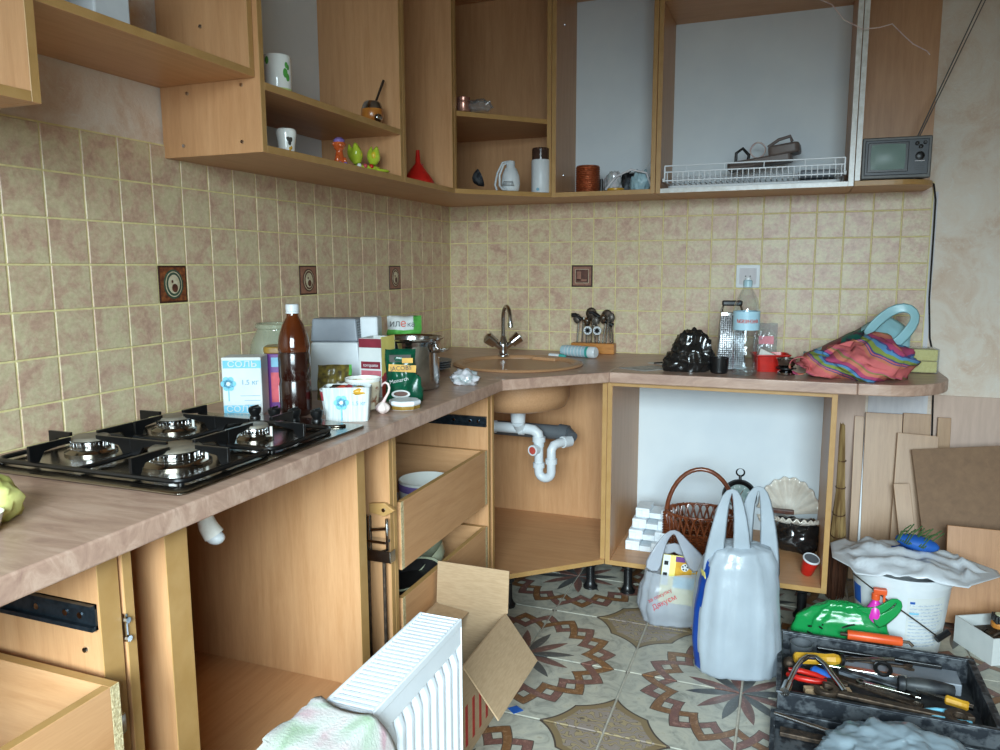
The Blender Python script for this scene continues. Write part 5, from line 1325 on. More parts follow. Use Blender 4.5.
pm('cream_enamel', (206,210,180), (190,194,160), 20, rough=.25)
c_ = thing('cream_bowl', 'pale cream bowl tilted in the lower drawer', 'bowl', (.445, -1.15, .215), rot=(.0, -.75, .3))
q = MB(); q.lathe([(.0,0), (.05,.003), (.09,.03), (.105,.06), (.102,.06), (.086,.033), (.048,.008), (0,.007)], 36); q.build('bowl_shell', 'cream_enamel', c_, smooth=True, angle=50)
c_ = thing('frying_pan', 'dark frying pan with cream rim in the lower drawer', 'pan', (.45, -1.33, .262), rot=(.1, -.15, .0))
q = MB(); q.lathe([(.0,0), (.085,.0), (.11,.03), (.107,.03), (.083,.004), (0,.004)], 40); q.build('pan_body', 'tv_dark_case', c_, smooth=True, angle=40)
q = MB(); q.lathe([(.1085,.026), (.116,.032), (.112,.035), (.106,.031)], 40); q.f = q.f[:-2]; q.m = q.m[:-2]; q.build('rim', 'cream_enamel', c_, smooth=True)
MB().box(-.015, .015, -.19, -.108, .022, .034).build('handle', 'black_plastic', c_, bevel=.004)

# ------------------------------------------------------------------ inside the right base cabinet
ZF = LB+TH+.0005
pm('styrofoam', (230,236,240), (218,226,232), 60, rough=.7, bmp=.15)
slabels = ['lowest white foam block of the stack in the base cabinet', 'second lowest white foam block of the stack', 'second highest white foam block of the stack', 'topmost white foam block of the stack in the cabinet']
for k in range(4):
    b_ = thing('foam_block', slabels[k], 'foam block', (1.03+.008*k, -.43+.025*k, ZF+.037*k), group='white foam packing blocks')
    q = MB(); q.box(-.075, -.02, -.05, .05, 0, .037); q.box(.025, .075, -.05, .05, 0, .037); q.box(-.02, .025, -.052, .05, 0, .022); q.build('block', 'styrofoam', b_, bevel=.003)
    for x in (-.06, .06): MB().box(x-.012, x+.012, -.056, -.05, .004, .030).build('foot_pad', 'styrofoam', b_, bevel=.002)
# wicker basket
pm('wicker', (128,66,34), (82,38,20), 30, rough=.3, coat=.5, lo=.3, hi=.7)
wb = thing('wicker_basket', 'reddish brown wicker basket with a high arched handle', 'basket', (1.232, -.435, ZF), rz=.12)
def oval(a, s, z, dr=0): return Vector(((.118*s+dr)*math.cos(a), (.088*s+dr)*math.sin(a), z))
def bs(z): return .80+.28*(z/.17)**.8
MB().lathe([(.0,0), (.092,0), (.094,.006), (0,.008)], 32, sq=None).xform(Matrix.Diagonal((1.0, .75, 1, 1))).build('base', 'wicker', wb, smooth=True, angle=40)
NS = 30
for k in range(NS):
    a = 2*PI*k/NS
    MB().tube([oval(a, bs(z), z, .002) for z in (.0, .03, .06, .09, .115)], .0038, 6).build('stake', 'wicker', wb, smooth=True)
for r in range(11):
    z = .006+.0092*r
    pts = [oval(2*PI*k/(NS*2), bs(z), z, .0045 if ((k//1+r) % 2 == 0) else -.0025) for k in range(NS*2)]
    MB().tube(pts, .0046, 6, closed=True).build('weave_row', 'wicker', wb, smooth=True)
for k in range(NS):
    for sgn in (1, -1):
        a = 2*PI*k/NS; pts = [oval(a+sgn*.42*t, bs(.11+.065*math.sin(PI*t)), .105+.068*math.sin(PI*t), .002*sgn) for t in [i/8 for i in range(9)]]
        MB().tube(pts, .0034, 6).build('border_loop', 'wicker', wb, smooth=True)
pts = [oval(2*PI*k/60, bs(.172), .170, .002*math.sin(k*2.1)) for k in range(60)]
MB().tube(pts, .005, 8, closed=True).build('rim', 'wicker', wb, smooth=True)
pts = [(-.128*math.cos(a), 0, .14+.195*math.sin(a)) for a in [k*PI/20 for k in range(21)]]
MB().tube([(-.118, 0, .04)]+pts+[(.118, 0, .04)], .0085, 10).build('handle', 'wicker', wb, smooth=True)
for sgn in (-1, 1):
    for k in range(9): MB().tube([(sgn*(.128-.0)+.011*math.cos(a), .011*math.sin(a), .075+.010*k+.0005*i) for i, a in enumerate([j*PI/5 for j in range(11)])], .0035, 5).build('handle_wrap', 'wicker', wb, smooth=True)
# clock
pm('clock_face', (96,124,124), (150,168,164), 30, rough=.3)
ck = thing('round_clock', 'round black pendant clock with a ring leaning on the white back', 'clock', (1.352, -.095, ZF+.002), rot=(-.12, 0, 0))
q = MB(); q.lathe([(.066,-.012), (.070,-.006), (.070,.006), (.064,.014), (.050,.011), (.048,.004), (0,.004)], 44, xf=T(0, 0, .140) @ RX(PI/2)); q.build('case', 'black_enamel', ck, smooth=True, angle=40)
q = MB(); q.lathe([(.049,.0045), (.048,.0052), (0,.0052)], 40, xf=T(0, 0, .140) @ RX(PI/2)); o = q.build('face', 'clock_face', ck)
for k in range(12):
    a = 2*PI*k/12; MB().box(-.0012, .0012, -.0066, -.0055, .036, .044, 0, T(0, 0, .140) @ RY(a)).build('hour_mark', 'white_plastic', o)
MB().box(-.0015, .0015, -.0072, -.0060, -.004, .030, 0, T(0, 0, .140) @ RY(.5)).build('hand', 'deco_brown', o); MB().box(-.0015, .0015, -.0076, -.0064, -.004, .022, 0, T(0, 0, .140) @ RY(2.4)).build('hand', 'deco_brown', o)
MB().cyl((0, 0, .208), (0, 0, .228), .007, .005, 12).build('stem', 'black_enamel', ck, smooth=True)
MB().tube([(.016*math.cos(a), 0, .240+.016*math.sin(a)) for a in [2*PI*k/20 for k in range(20)]], .004, 8, closed=True).build('ring', 'black_enamel', ck, smooth=True)
MB().box(-.05, .05, -.006, .016, 0, .074).build('stand', 'black_plastic', ck, bevel=.004)
# shell dishes
pm('pearl_ceramic', (226,220,208), (208,198,184), 20, rough=.12, coat=.6)
def shell(name, parent, w, h, d):
    def fn(u, v):
        a = PI*(.02+.96*u); rr = v
        sc = 1+.022*math.cos(u*PI*18)*v
        x = -w*math.cos(a)*rr*sc*(1 if v < .98 else 1.0); z = h*(.10+.90*math.sin(a))*rr*sc
        y = d*(1-rr*rr) + .006*math.cos(u*PI*18)*v*v
        return (x, y, z)
    q = MB(); q.grid(fn, 90, 14); return q.build(name, 'pearl_ceramic', parent, smooth=True, angle=80, solid=.005)
sh = thing('shell_dish', 'large upright scallop-shaped pearl dish leaning on the white back', 'dish', (1.545, -.120, ZF+.004), rot=(-.10, 0, 0))
o = shell('shell', sh, .118, .160, .035); o.location = (0, 0, .080)
o = shell('shell_lower_lip', sh, .118, .078, .030); o.rotation_euler = (PI, 0, 0); o.location = (0, .03, .082); o.scale = (1, -1, 1)
sb = thing('shell_tray', 'flat scalloped pearl tray resting on the black bag', 'dish', (1.575, -.245, ZF+.118), rot=(-1.35, 0, PI))
o = shell('shell', sb, .085, .06, .02); o.rotation_euler = (0, 0, 0)
MB().box(-.06, .03, -.012, .012, 0, .016).build('wooden_brush', 'deco_brown', None, bevel=.003, loc=(1.535, -.235, ZF+.135)); tag(bpy.data.objects['wooden_brush'], 'brown wooden bar lying across the pearl shell tray', 'brush')
tag(crumple('black_bag', 'dark_film', .095, .075, .078, 81, .28, 40, 26, loc=(1.575, -.235, ZF), freq=2.6), 'crumpled black plastic bag under the pearl shell tray', 'plastic bag')
c_ = thing('red_cup', 'red cup with white rim lying tilted at the cabinet front', 'cup', (1.612, -.50, ZF+.006), rot=(.30, .22, 0))
q = MB(); q.lathe([(.018,0), (.021,.004), (.028,.062)], 28); q.build('cup_body', 'red_plastic', c_, smooth=True, angle=40)
q = MB(); q.lathe([(.0285,.062), (.030,.066), (.028,.070), (.025,.068)], 28); q.build('rim', 'white_plastic', c_, smooth=True, angle=40)
q = MB(); q.lathe([(.0245,.0685), (0,.069)], 24); q.build('dark_inside', 'grey_pvc', c_)
# ------------------------------------------------------------------ boards and broom by the wall
wood('pale_plank', (5,5,.4), (176,138,100), (166,128,90), (152,112,76)); wood('hardboard_brown', (2,2,2), (134,104,76), (126,96,70), (116,88,64), 20, .7); wood('orange_laminate', (5,5,.4), (182,132,88), (172,122,78), (158,108,66))
def lean(name, label, x, w, h, yb, yt, th, m, roll=0, group=None, cat='board'):
    ang = math.atan2(yb-yt, h)
    o = MB().box(0, w, -th, 0, 0, math.hypot(h, yb-yt)).build(name, m, None, bevel=.001, segs=1)
    L_ = math.hypot(h, yb-yt); a = math.asin(max(-1, min(1, (yt-yb)/h))) if abs(yt-yb) < h else 0
    dz = abs(w*math.sin(roll)) if roll < 0 else 0
    o.rotation_euler = (T(0,0,0) @ RX(-math.asin((yt-yb)/L_)) @ RY(roll)).to_euler()
    o.location = (x, yb, .002+dz)
    return tag(o, label, cat, group)
G_ = 'boards leaning on the wall'
lean('wood_plank', 'narrow pale plank leaning nearest the cabinet side', 1.775, .034, .63, -.14, -.012, .012, 'pale_plank', 0, G_)
lean('white_trim_strip', 'thin white strip leaning among the planks', 1.800, .016, .56, -.170, -.035, .008, 'white_plastic', .02, G_, 'strip')
lean('wood_plank', 'wide pale plank leaning left of the other tall planks', 1.812, .13, .65, -.16, -.03, .014, 'pale_plank', 0, G_)
lean('wood_plank', 'tall pale plank leaning behind the shorter plank near the black cable', 1.946, .095, .655, -.10, -.022, .012, 'pale_plank', 0, G_)
lean('wood_plank', 'short pale plank behind the cable, rightmost of the tall planks', 2.065, .045, .645, -.085, -.020, .012, 'pale_plank', 0, G_)
lean('wood_plank', 'shorter plank leaning in front of the two tall planks', 1.905, .14, .585, -.21, -.075, .014, 'pale_plank', .03, G_)
lean('wood_plank', 'slim low plank with dark edge leaning before the hardboard sheet', 1.960, .055, .40, -.29, -.165, .014, 'pale_plank', -.12, G_)
lean('hardboard_sheet', 'large dark brown hardboard sheet leaning on the wall', 2.040, .75, .53, -.33, -.135, .005, 'hardboard_brown', -.0, G_)
bpy.data.objects['hardboard_sheet'].rotation_euler.rotate_axis('Y', -.13)
bpy.data.objects['hardboard_sheet'].location.z = .012
lean('laminate_board', 'orange-brown laminate board leaning in front of the hardboard sheet', 2.062, .62, .325, -.43, -.36, .016, 'orange_laminate', .0, G_)
pm('broom_straw', (168,140,92), (112,84,48), 60, (1,1,.1), rough=.8); pm('dark_straw', (84,48,28), (60,34,20), 60, (1,1,.1), rough=.8)
br = thing('straw_broom', 'straw broom standing between the base cabinet and the planks', 'broom', (1.718, -.33, .0))
random.seed(11)
q = MB()
for k in range(150):
    a = random.uniform(0, 2*PI); r = math.sqrt(random.random())
    x1, y1 = r*math.cos(a), r*math.sin(a)
    q.tube([(x1*.034, y1*.075, .004), (x1*.034+random.uniform(-.004, .004), y1*.085, .10), (x1*.030, y1*.060, .20), (x1*.015, y1*.026, .40), (x1*.008-.006, y1*.012, .60+random.uniform(0, .06))], .0016, 4, mi=0)
o = q.build('straw', ['broom_straw', 'dark_straw'], br); o['kind'] = 'stuff'
for p in o.data.polygons: p.material_index = 1 if p.center.z < .19 else 0
for z, rx_, ry_ in ((.24, .026, .054), (.32, .021, .040), (.42, .016, .026), (.52, .013, .020)):
    MB().tube([(rx_*math.cos(a), ry_*math.sin(a), z) for a in [2*PI*k/20 for k in range(20)]], .0018, 6, closed=True).build('binding', 'dark_straw', br, smooth=True)
# ------------------------------------------------------------------ bags on the floor
def carrier(name, label, loc, rz, prof, mats, ratio=.75, seed=1, fold=.06, n=72, extra=None, squeeze=None):
    c = thing(name, label, 'plastic bag', loc, rz)
    def fn(u, v):
        i = v*(len(prof)-1); k = min(int(i), len(prof)-2); t = i-k
        sm = t*t*(3-2*t)
        r = prof[k][0]*(1-sm)+prof[k+1][0]*sm; z = prof[k][1]*(1-t)+prof[k+1][1]*t
        rt = ratio if squeeze is None else ratio*(1-squeeze*v**2)
        a = 2*PI*u
        d = Vector((math.cos(a), math.sin(a), v*1.5))
        w = 1+fold*(noise.noise(d*2.2+Vector((seed,0,0)))*1.2+noise.noise(Vector((math.cos(a)*6, math.sin(a)*6, v*1.3+seed)))*.8)
        if v < .02: w = 1
        ce = abs(math.cos(a))**.8*math.copysign(1, math.cos(a)); se = abs(math.sin(a))**.8*math.copysign(1, math.sin(a))
        return (r*w*ce, r*rt*w*se, max(.001, z+.004*noise.noise(d*5+Vector((seed, 2, 2)))*(v > .03)))
    q = MB(); q.grid(fn, n, 40, closed_u=True)
    o = q.build('bag_body', mats, c, smooth=True, angle=80)
    if extra:
        for p in o.data.polygons: p.material_index = extra(p.center)
    return c
film('blue_stripe_film', (20,84,190), .97); film('red_corner_film', (206,60,44), .95)
bg = carrier('white_carrier_bag', 'large white carrier bag standing on the floor with raised handles', (1.405, -1.0, .001), .25,
    [(.0,.0), (.10,.0), (.126,.01), (.130,.09), (.126,.18), (.118,.27), (.106,.34), (.088,.385), (.05,.40), (.0,.395)], ['white_film', 'blue_stripe_film'], .78, 3, .07,
    extra=lambda c: 1 if (c.x < -.095 and -.055 < c.y < -.005 and .02 < c.z < .36) else 0)
for sgn, ox, yo in ((-1, -.038, -.045), (1, .052, .02)):
    h_ = .575 if sgn < 0 else .565
    pts = [(ox-.046, yo*.3, .25), (ox-.044, yo*.6, .35), (ox-.036, yo-.01, .45), (ox-.024, yo, .53), (ox-.008, yo, h_), (ox+.010, yo, h_), (ox+.022, yo, .53), (ox+.032, yo-.01, .45), (ox+.040, yo*.6, .35), (ox+.042, yo*.3, .25)]
    ribbon(pts, .042, .004, (.25, 1, 0), 'white_film', 'bag_handle', bg, [1.7, 1.6, 1.2, .85, .62, .62, .85, 1.2, 1.6, 1.7], (0, -1, 0))
o = MB().box(-.0008, .0008, -.014, .014, -.02, .02).build('yellow_print', 'pale_yellow_print', bg); o.location = (-.108, -.030, .30); o.rotation_euler = (0, -.15, .25)
bs_ = carrier('grey_carrier_bag', 'small translucent grey carrier bag holding yellow children books', (1.185, -.765, .001), .3,
    [(.0,.0), (.07,.0), (.10,.015), (.118,.07), (.112,.13), (.10,.17), (.095,.195)], ['grey_film', 'red_corner_film'], .62, 8, .10,
    extra=lambda c: 1 if (c.x > .055 and c.z < .05 and c.y < 0) else 0)
ribbon([(-.085, -.02, .185), (-.065, -.01, .25), (-.04, 0, .30), (-.015, 0, .33), (.005, 0, .325), (.025, 0, .29), (.055, -.005, .245), (.09, -.01, .19)], .035, .003, (.1, 1, 0), 'grey_film', 'bag_handle', bs_, [2.2, 1.4, .8, .6, .6, 1.0, 1.8, 2.6], (0, -1, 0))
ribbon([(-.085, .04, .185), (-.02, .05, .26), (.03, .05, .25), (.09, .04, .19)], .04, .003, (.1, 1, 0), 'grey_film', 'bag_handle', bs_, [1.5, 1.1, 1.1, 1.5], (0, -1, 0))
text('Дякуєм', 'lettering', 'rose_print', bs_, (-.045, -.0735, .105), (PI/2-.1, -.55, -.12), .024); text('за покупку', 'lettering', 'rose_print', bs_, (-.06, -.0725, .128), (PI/2-.1, -.55, -.12), .017)
text('ЛВ', 'lettering', 'paper_white', bs_, (.085, -.058, .03), (PI/2, -.3, .5), .025)
bk = thing('picture_book', 'yellow picture book sticking out of the grey carrier bag', 'book', (1.185, -.775, .075), rot=(-.15, .12, .3))
MB().box(-.055, .075, -.006, .006, 0, .165).build('book_block', 'pale_yellow_print', bk, bevel=.001)
MB().box(-.010, .074, -.0068, -.006, .09, .163).build('orange_cover', 'gold_print', bk); MB().box(-.054, -.030, -.0068, -.006, .06, .164).build('white_strip', 'paper_white', bk)
MB().box(-.012, .06, -.0074, -.006, .055, .095).build('blue_cover', 'light_blue_print', bk); MB().box(-.012, .02, -.0076, -.006, .145, .163).build('purple_cover', 'purple_print', bk)
q = MB(); ell(q, .022, .128, .013, .013, 0, .0015, n=18); q.xform(T(0, -.0065, 0) @ RX(PI/2)); o = q.build('printed_ball', 'paper_white', bk)
for k in range(5):
    a = 2*PI*k/5+.3; q = MB(); ell(q, .022+.008*math.cos(a), .128+.008*math.sin(a), .003, .003, 0, .002, n=8); q.xform(T(0, -.0066, 0) @ RX(PI/2)); q.build('ball_spot', 'black_plastic', o)
text('ДІТЯМ', 'lettering', 'pale_blue_print', bk, (.055, -.0085, .128), (PI/2, -PI/2, 0), .018)
for z in (.09, .13): MB().box(-.050, -.036, -.0076, -.006, z, z+.014).build('print_mark', 'black_plastic', bk)
# green bag
gb = carrier('green_carrier_bag', 'bright green plastic bag with dark print beside the white bucket', (1.715, -.792, .001), .03,
    [(.0,.0), (.09,.0), (.125,.015), (.140,.06), (.125,.11), (.09,.145), (.05,.165), (.02,.172)], 'green_film', .36, 14, .16)
ribbon([(.03, -.01, .150), (.075, -.02, .150), (.115, -.02, .175), (.140, -.015, .205), (.158, -.01, .20), (.155, -.01, .172), (.125, -.02, .150), (.085, -.03, .12)], .034, .003, (.2, .7, .5), 'green_film', 'bag_handle', gb, [1.4, 1.1, .8, .7, .7, .8, 1.1, 1.6], (0, -1, .1))
random.seed(4)
for k in range(16):
    x = random.uniform(-.10, .03); z = random.uniform(.03, .13); s_ = random.uniform(.006, .016)
    yy = -.050*math.sqrt(max(.05, 1-(x/.14)**2))*(1 if z < .08 else 1-(z-.08)*6)-.004
    MB().box(-s_, s_, -.0008, .0008, -.0025, .0025, 0, T(x, yy, z) @ RY(random.uniform(-.8, .8)) @ RZ(-x*3)).build('dark_print', 'black_plastic', gb)
c_ = thing('pink_bottle', 'pink bottle with orange spray head standing behind the green bag', 'bottle', (1.800, -.815, 0.001)) if False else thing('pink_bottle', 'pink bottle with orange spray head sticking out of the green bag', 'bottle', (1.806, -.790, .001))
pm('magenta_plastic', (216,60,178), (200,48,164), 20, rough=.3); pm('orange_plastic', (222,92,44), (206,78,34), 20, rough=.35)
q = MB(); q.lathe([(.022,0), (.026,.006), (.027,.10), (.026,.145), (.022,.168), (.014,.182), (.010,.188), (.010,.195)], 28); q.build('bottle_body', 'magenta_plastic', c_, smooth=True, angle=50)
q = MB(); q.lathe([(.0125,.193), (.0125,.212), (.010,.214)], 18); q.box(-.008, .030, -.010, .010, .213, .230); q.box(.020, .027, -.005, .005, .187, .215); q.build('spray_head', 'orange_plastic', c_, bevel=.002)
# bucket
bu = thing('white_bucket', 'white plastic bucket with printed label and wire handle under a plastic sheet', 'bucket', (1.893, -.640, 0), rz=0)
q = MB(); q.lathe([(.118,0), (.122,.003), (.145,.235), (.152,.236), (.154,.262), (.150,.266), (.146,.262), (.142,.236), (.119,.008), (0,.008)], 56); q.build('bucket_body', 'white_plastic', bu, smooth=True, angle=40)
pm('printed_text_panel', (206,212,218), (150,164,178), 130, (1,1,9), rough=.5, lo=.46, hi=.54)
def wrap(z0, z1, a0, a1, dr, m, name, n=12):
    def R(z): return .122+(.145-.122)*z/.235+dr
    q = MB(); q.grid(lambda u, v: (R(z0+(z1-z0)*v)*math.cos(a0+(a1-a0)*u), R(z0+(z1-z0)*v)*math.sin(a0+(a1-a0)*u), z0+(z1-z0)*v), n, 4); return q.build(name, m, bu, smooth=True)
wrap(.02, .21, -1.55, -.65, .0008, 'paper_white', 'label')
for k in range(13): wrap(.045+.0115*k, .0495+.0115*k, -1.50, -.74+.06*math.sin(k*2.1), .0014, 'printed_text_panel', 'text_line')
wrap(.19, .198, -1.50, -1.40, .0015, 'blue_print', 'print_mark'); wrap(.155, .161, -1.5, -1.3, .0016, 'light_blue_print', 'print_mark'); wrap(.025, .034, -1.42, -1.28, .0015, 'dark_print', 'print_mark')
wrap(.14, .20, -2.95, -2.62, .0012, 'blue_print', 'logo_patch')
MB().tube([(-.155*math.cos(.3), -.06, .235), (-.05, -.155, .195), (.04, -.150, .135), (.095, -.125, .09), (.115, -.10, .085)], .0022, 8).build('wire_handle', 'rusty_iron', bu, smooth=True)
MB().tube([(.090, -.135, .085), (.125, -.112, .105)], .010, 12).build('handle_grip', 'black_plastic', bu, smooth=True)
ps = thing('plastic_sheet', 'white plastic bag with a blue print spread over the bucket', 'plastic bag', (1.893, -.64, .268))
def psf(u, v):
    x = -.21+.48*u; y = -.155+.31*v
    r = math.hypot(x, y)
    z = .014+.03*max(0, 1-r/.2) + .022*noise.noise(Vector((u*6, v*6, 1)))+.010*noise.noise(Vector((u*15, v*12, 4)))
    if r > .15: z -= (r-.15)*.45
    if x > .17: z += .02; y *= max(.15, 1-(x-.15)*7)
    if x < -.15: y = y*max(.2, 1-(-.15-x)*9)+.04
    return (x, y, max(z, .003))
q = MB(); q.grid(psf, 40, 26); o = q.build('sheet', ['sheet_film', 'blue_print'], ps, smooth=True, angle=80, solid=.002)
for p in o.data.polygons:
    if (p.center.x-.01)**2/.0011+(p.center.y-.06)**2/.002 < 1 and p.center.x < .03: p.material_index = 1
pk = thing('herb_bundle', 'blue packet tied with green herbs lying on the plastic sheet', 'packet', (1.935, -.60, .305), rot=(0, .12, -.15))
q = MB(); q.ball((0, 0, .024), (.065, .035, .024), 24, 12); q.build('packet', 'blue_print', pk, smooth=True)
pm('herb_green', (74,104,58), (56,84,44), 40, rough=.7)
for k in range(14):
    a = k*.9; MB().tube([(-.06+.006*k, -.035+.01*math.sin(a), .025), (-.05+.007*k, .0, .050+.008*math.sin(a*2)), (-.035+.008*k, .03, .045+.03*abs(math.sin(a)))], .0022, 5).build('stem', 'herb_green', pk, smooth=True)
# white box with brush
wbx = thing('white_box', 'shallow white cardboard box of metal bits at the right photo edge', 'box', (2.222, -.585, .0), rz=.49)
for nm, a in (('wall', (-.13, .13, -.082, -.078)), ('wall', (-.13, .13, .078, .082)), ('wall', (-.13, -.126, -.078, .078)), ('wall', (.126, .13, -.078, .078))):
    MB().box(a[0], a[1], a[2], a[3], 0, .088).build(nm, 'paper_white', wbx)
MB().box(-.126, .126, -.078, .078, 0, .004).build('bottom', 'paper_white', wbx)
random.seed(21)
for k in range(14):
    p0 = Vector((2.222, -.585, .062))+RZ(.49) @ Vector((random.uniform(-.10, .06), random.uniform(-.06, .0), 0)); d = Vector((random.uniform(-1, 1), random.uniform(-1, 1), .3)).normalized()*.02
    q = MB(); q.cyl(p0-d, p0+d, .005, n=8); q.cyl(p0+d, p0+d*1.2, .009, n=6); o = q.build('bolt', 'polished_steel' if k % 2 else 'rusty_iron', None, smooth=True, angle=30)
    tag(o, 'loose metal bolt in the shallow white box at the right edge', 'bolt', 'bolts in the white box')
MB().box(-.122, .122, -.074, .074, .004, .052).build('tray_fill', 'rusty_iron', wbx)
bsh = thing('shoe_brush', 'wooden shoe brush with black bristles lying on the white box', 'brush', (2.232, -.615, .0885), rz=.15)
q = MB(); q.prism(rrect(-.075, .075, -.024, .024, .022), .0, .018); q.build('brush_back', 'honey_wood', bsh, bevel=.004, smooth=True)
q = MB()
for i in range(18):
    for j in range(6):
        x, y = -.066+.1320*i/17, -.018+.036*j/5
        q.tube([(x, y, .018), (x+random.uniform(-.002, .002), y+random.uniform(-.002, .002), .042)], [.0036, .003], 5)
o = q.build('bristles', 'black_plastic', bsh); o['kind'] = 'stuff'
MB().prism(rrect(-.064, .064, -.015, .015, .012), .0415, .044).build('worn_centre', 'cream_enamel', bsh)
# ------------------------------------------------------------------ toolbox
pm('toolbox_inside', (74,76,76), (44,46,50), 30, rough=.5, metal=.4)
tb = thing('toolbox', 'worn grey metal toolbox lying open and full of hand tools', 'toolbox', (0,0,0))
tx0, tx1, ty0, ty1, th_ = 1.53, 2.06, -1.25, -.875, .082
MB().box(tx0, tx1, ty0, ty0+.008, .0, th_).build('wall', 'worn_paint_grey', tb, bevel=.002); MB().box(tx0, tx1, ty1-.008, ty1, .0, th_).build('wall', 'worn_paint_grey', tb, bevel=.002)
MB().box(tx0, tx0+.008, ty0+.008, ty1-.008, .0, th_).build('wall', 'worn_paint_grey', tb, bevel=.002); MB().box(tx1-.012, tx1, ty0+.008, ty1-.008, .0, th_).build('wall', 'worn_paint_grey', tb, bevel=.002)
MB().box(tx0+.008, tx1-.012, ty0+.008, ty1-.008, .0, .012).build('bottom', 'toolbox_inside', tb)
for a in ((tx0-.004, tx1+.004, ty0-.004, ty0+.010), (tx0-.004, tx1+.004, ty1-.010, ty1+.004)): MB().box(a[0], a[1], a[2], a[3], th_, th_+.006).build('rim', 'worn_paint_grey', tb, bevel=.002)
for a in ((tx0-.004, tx0+.010), (tx1-.016, tx1+.004)): MB().box(a[0], a[1], ty0+.010, ty1-.010, th_, th_+.006).build('rim', 'worn_paint_grey', tb, bevel=.002)
ld = MB().box(1.515, 2.06, -1.64, -1.262, .0, .012).build('lid', 'worn_paint_grey', tb, bevel=.002)
for a in ((1.515, 2.06, -1.275, -1.262), (1.515, 2.06, -1.64, -1.63)): MB().box(a[0], a[1], a[2], a[3], .012, .040).build('lid_wall', 'worn_paint_grey', ld, bevel=.002)
for a in ((1.515, 1.527), (2.048, 2.06)): MB().box(a[0], a[1], -1.63, -1.275, .012, .040).build('lid_wall', 'worn_paint_grey', ld, bevel=.002)
MB().box(1.70, 2.02, -.97, -.886, .012, .048).build('inner_tray', 'grey_plastic', tb, bevel=.003)
q = MB(); q.lathe([(.028,.0), (.034,.06), (.031,.06), (.026,.004), (0,.004)], 26); tag(q.build('grey_cup', 'grey_pvc', None, smooth=True, angle=40, loc=(1.595, -.915, .0125)), 'grey plastic cup in the back left corner of the toolbox', 'cup')
ZB = .0125
def filler(label, p0, p1, w, h, m, nm='file'):
    a, b = Vector(p0), Vector(p1); d = b-a; ang = math.atan2(d.y, d.x); L_ = d.length
    o = MB().box(0, L_, -w/2, w/2, 0, h).build(nm, m, None, bevel=.002); o.location = a; o.rotation_euler = (0, -math.asin(d.z/L_), ang); return tag(o, label, nm.split('_')[-1])
filler('flat dark iron bar lying lowest along the front of the toolbox', (1.56, -1.215, ZB), (1.86, -1.235, ZB), .03, .02, 'rusty_iron', 'iron_bar')
filler('black iron bar lying across the toolbox floor on the left', (1.56, -1.16, ZB), (1.78, -1.19, ZB), .028, .028, 'black_enamel', 'iron_bar')
filler('broad worn file lying in the middle of the toolbox', (1.66, -1.02, ZB+.026), (1.90, -1.12, ZB+.026), .026, .008, 'rusty_iron', 'flat_file')
filler('short flat scraper lying left in the toolbox', (1.59, -1.02, ZB), (1.62, -1.14, ZB), .025, .035, 'worn_paint_grey', 'scraper')
filler('grey steel ruler lying along the back of the toolbox', (1.62, -.985, .0485), (1.88, -.985, .0485), .02, .005, 'brushed_steel', 'ruler')
filler('dark hand saw blade lying under the big spanner', (1.66, -1.10, ZB), (2.02, -1.14, ZB), .05, .022, 'toolbox_inside', 'saw')
lw = thing('lug_wrench', 'bent steel lug wrench with a socket end lying over the toolbox tools', 'wrench', (0,0,.0))
q = MB(); q.tube([(1.552, -1.235, .088), (1.575, -1.13, .094), (1.590, -1.08, .096), (1.608, -1.05, .097), (1.632, -1.045, .097), (1.655, -1.075, .094), (1.69, -1.16, .086), (1.70, -1.185, .082)], .0075, 12); q.build('bar', 'polished_steel', lw, smooth=True)
q = MB(); q.cyl((1.548, -1.255, .088), (1.556, -1.21, .089), .013, n=18); q.build('socket', 'polished_steel', lw, smooth=True, angle=40)
sd = thing('yellow_screwdriver', 'large screwdriver with a yellow handle lying in the toolbox', 'screwdriver', (1.572, -1.03, .078), rot=(0, 0, .27))
q = MB(); q.lathe([(.010,0), (.017,.006), (.0175,.06), (.015,.09), (.0175,.115), (.013,.128), (.009,.132)], 8, xf=RY(PI/2)); q.build('handle', 'gold_print', sd, bevel=.001)
q = MB(); q.lathe([(.018,.132), (.018,.140), (.008,.146)], 16, xf=RY(PI/2)); q.build('collar', 'black_plastic', sd, smooth=True)
q = MB(); q.cyl((.14, 0, 0), (.285, 0, .006), .0058, n=12); q.build('shaft', 'chrome', sd, smooth=True)
rp = thing('orange_handle_tool', 'tool with a long orange-red grip lying on the toolbox back edge', 'tool', (1.725, -.872, .1025), rz=.05)
q = MB(); q.lathe([(.013,0), (.0145,.003), (.0145,.148), (.013,.152)], 18, xf=RY(PI/2)); q.build('grip', 'orange_plastic', rp, smooth=True, angle=40)
MB().tube([(.15, 0, 0), (.17, -.002, .002), (.18, -.01, -.006)], .005, 8).build('hook', 'rusty_iron', rp, smooth=True); MB().cyl((-.02, 0, 0), (.0, 0, 0), .006, n=10).build('ferrule', 'rusty_iron', rp, smooth=True)
sp = thing('big_spanner', 'large worn open-ended spanner lying across the front of the toolbox', 'spanner', (1.655, -1.185, .070), rot=(0, .0, -.09))
q = MB(); q.prism([(.02,-.013), (.30,-.010), (.30,.010), (.02,.013)], 0, .012); q.build('shank', 'rusty_iron', sp, bevel=.003)
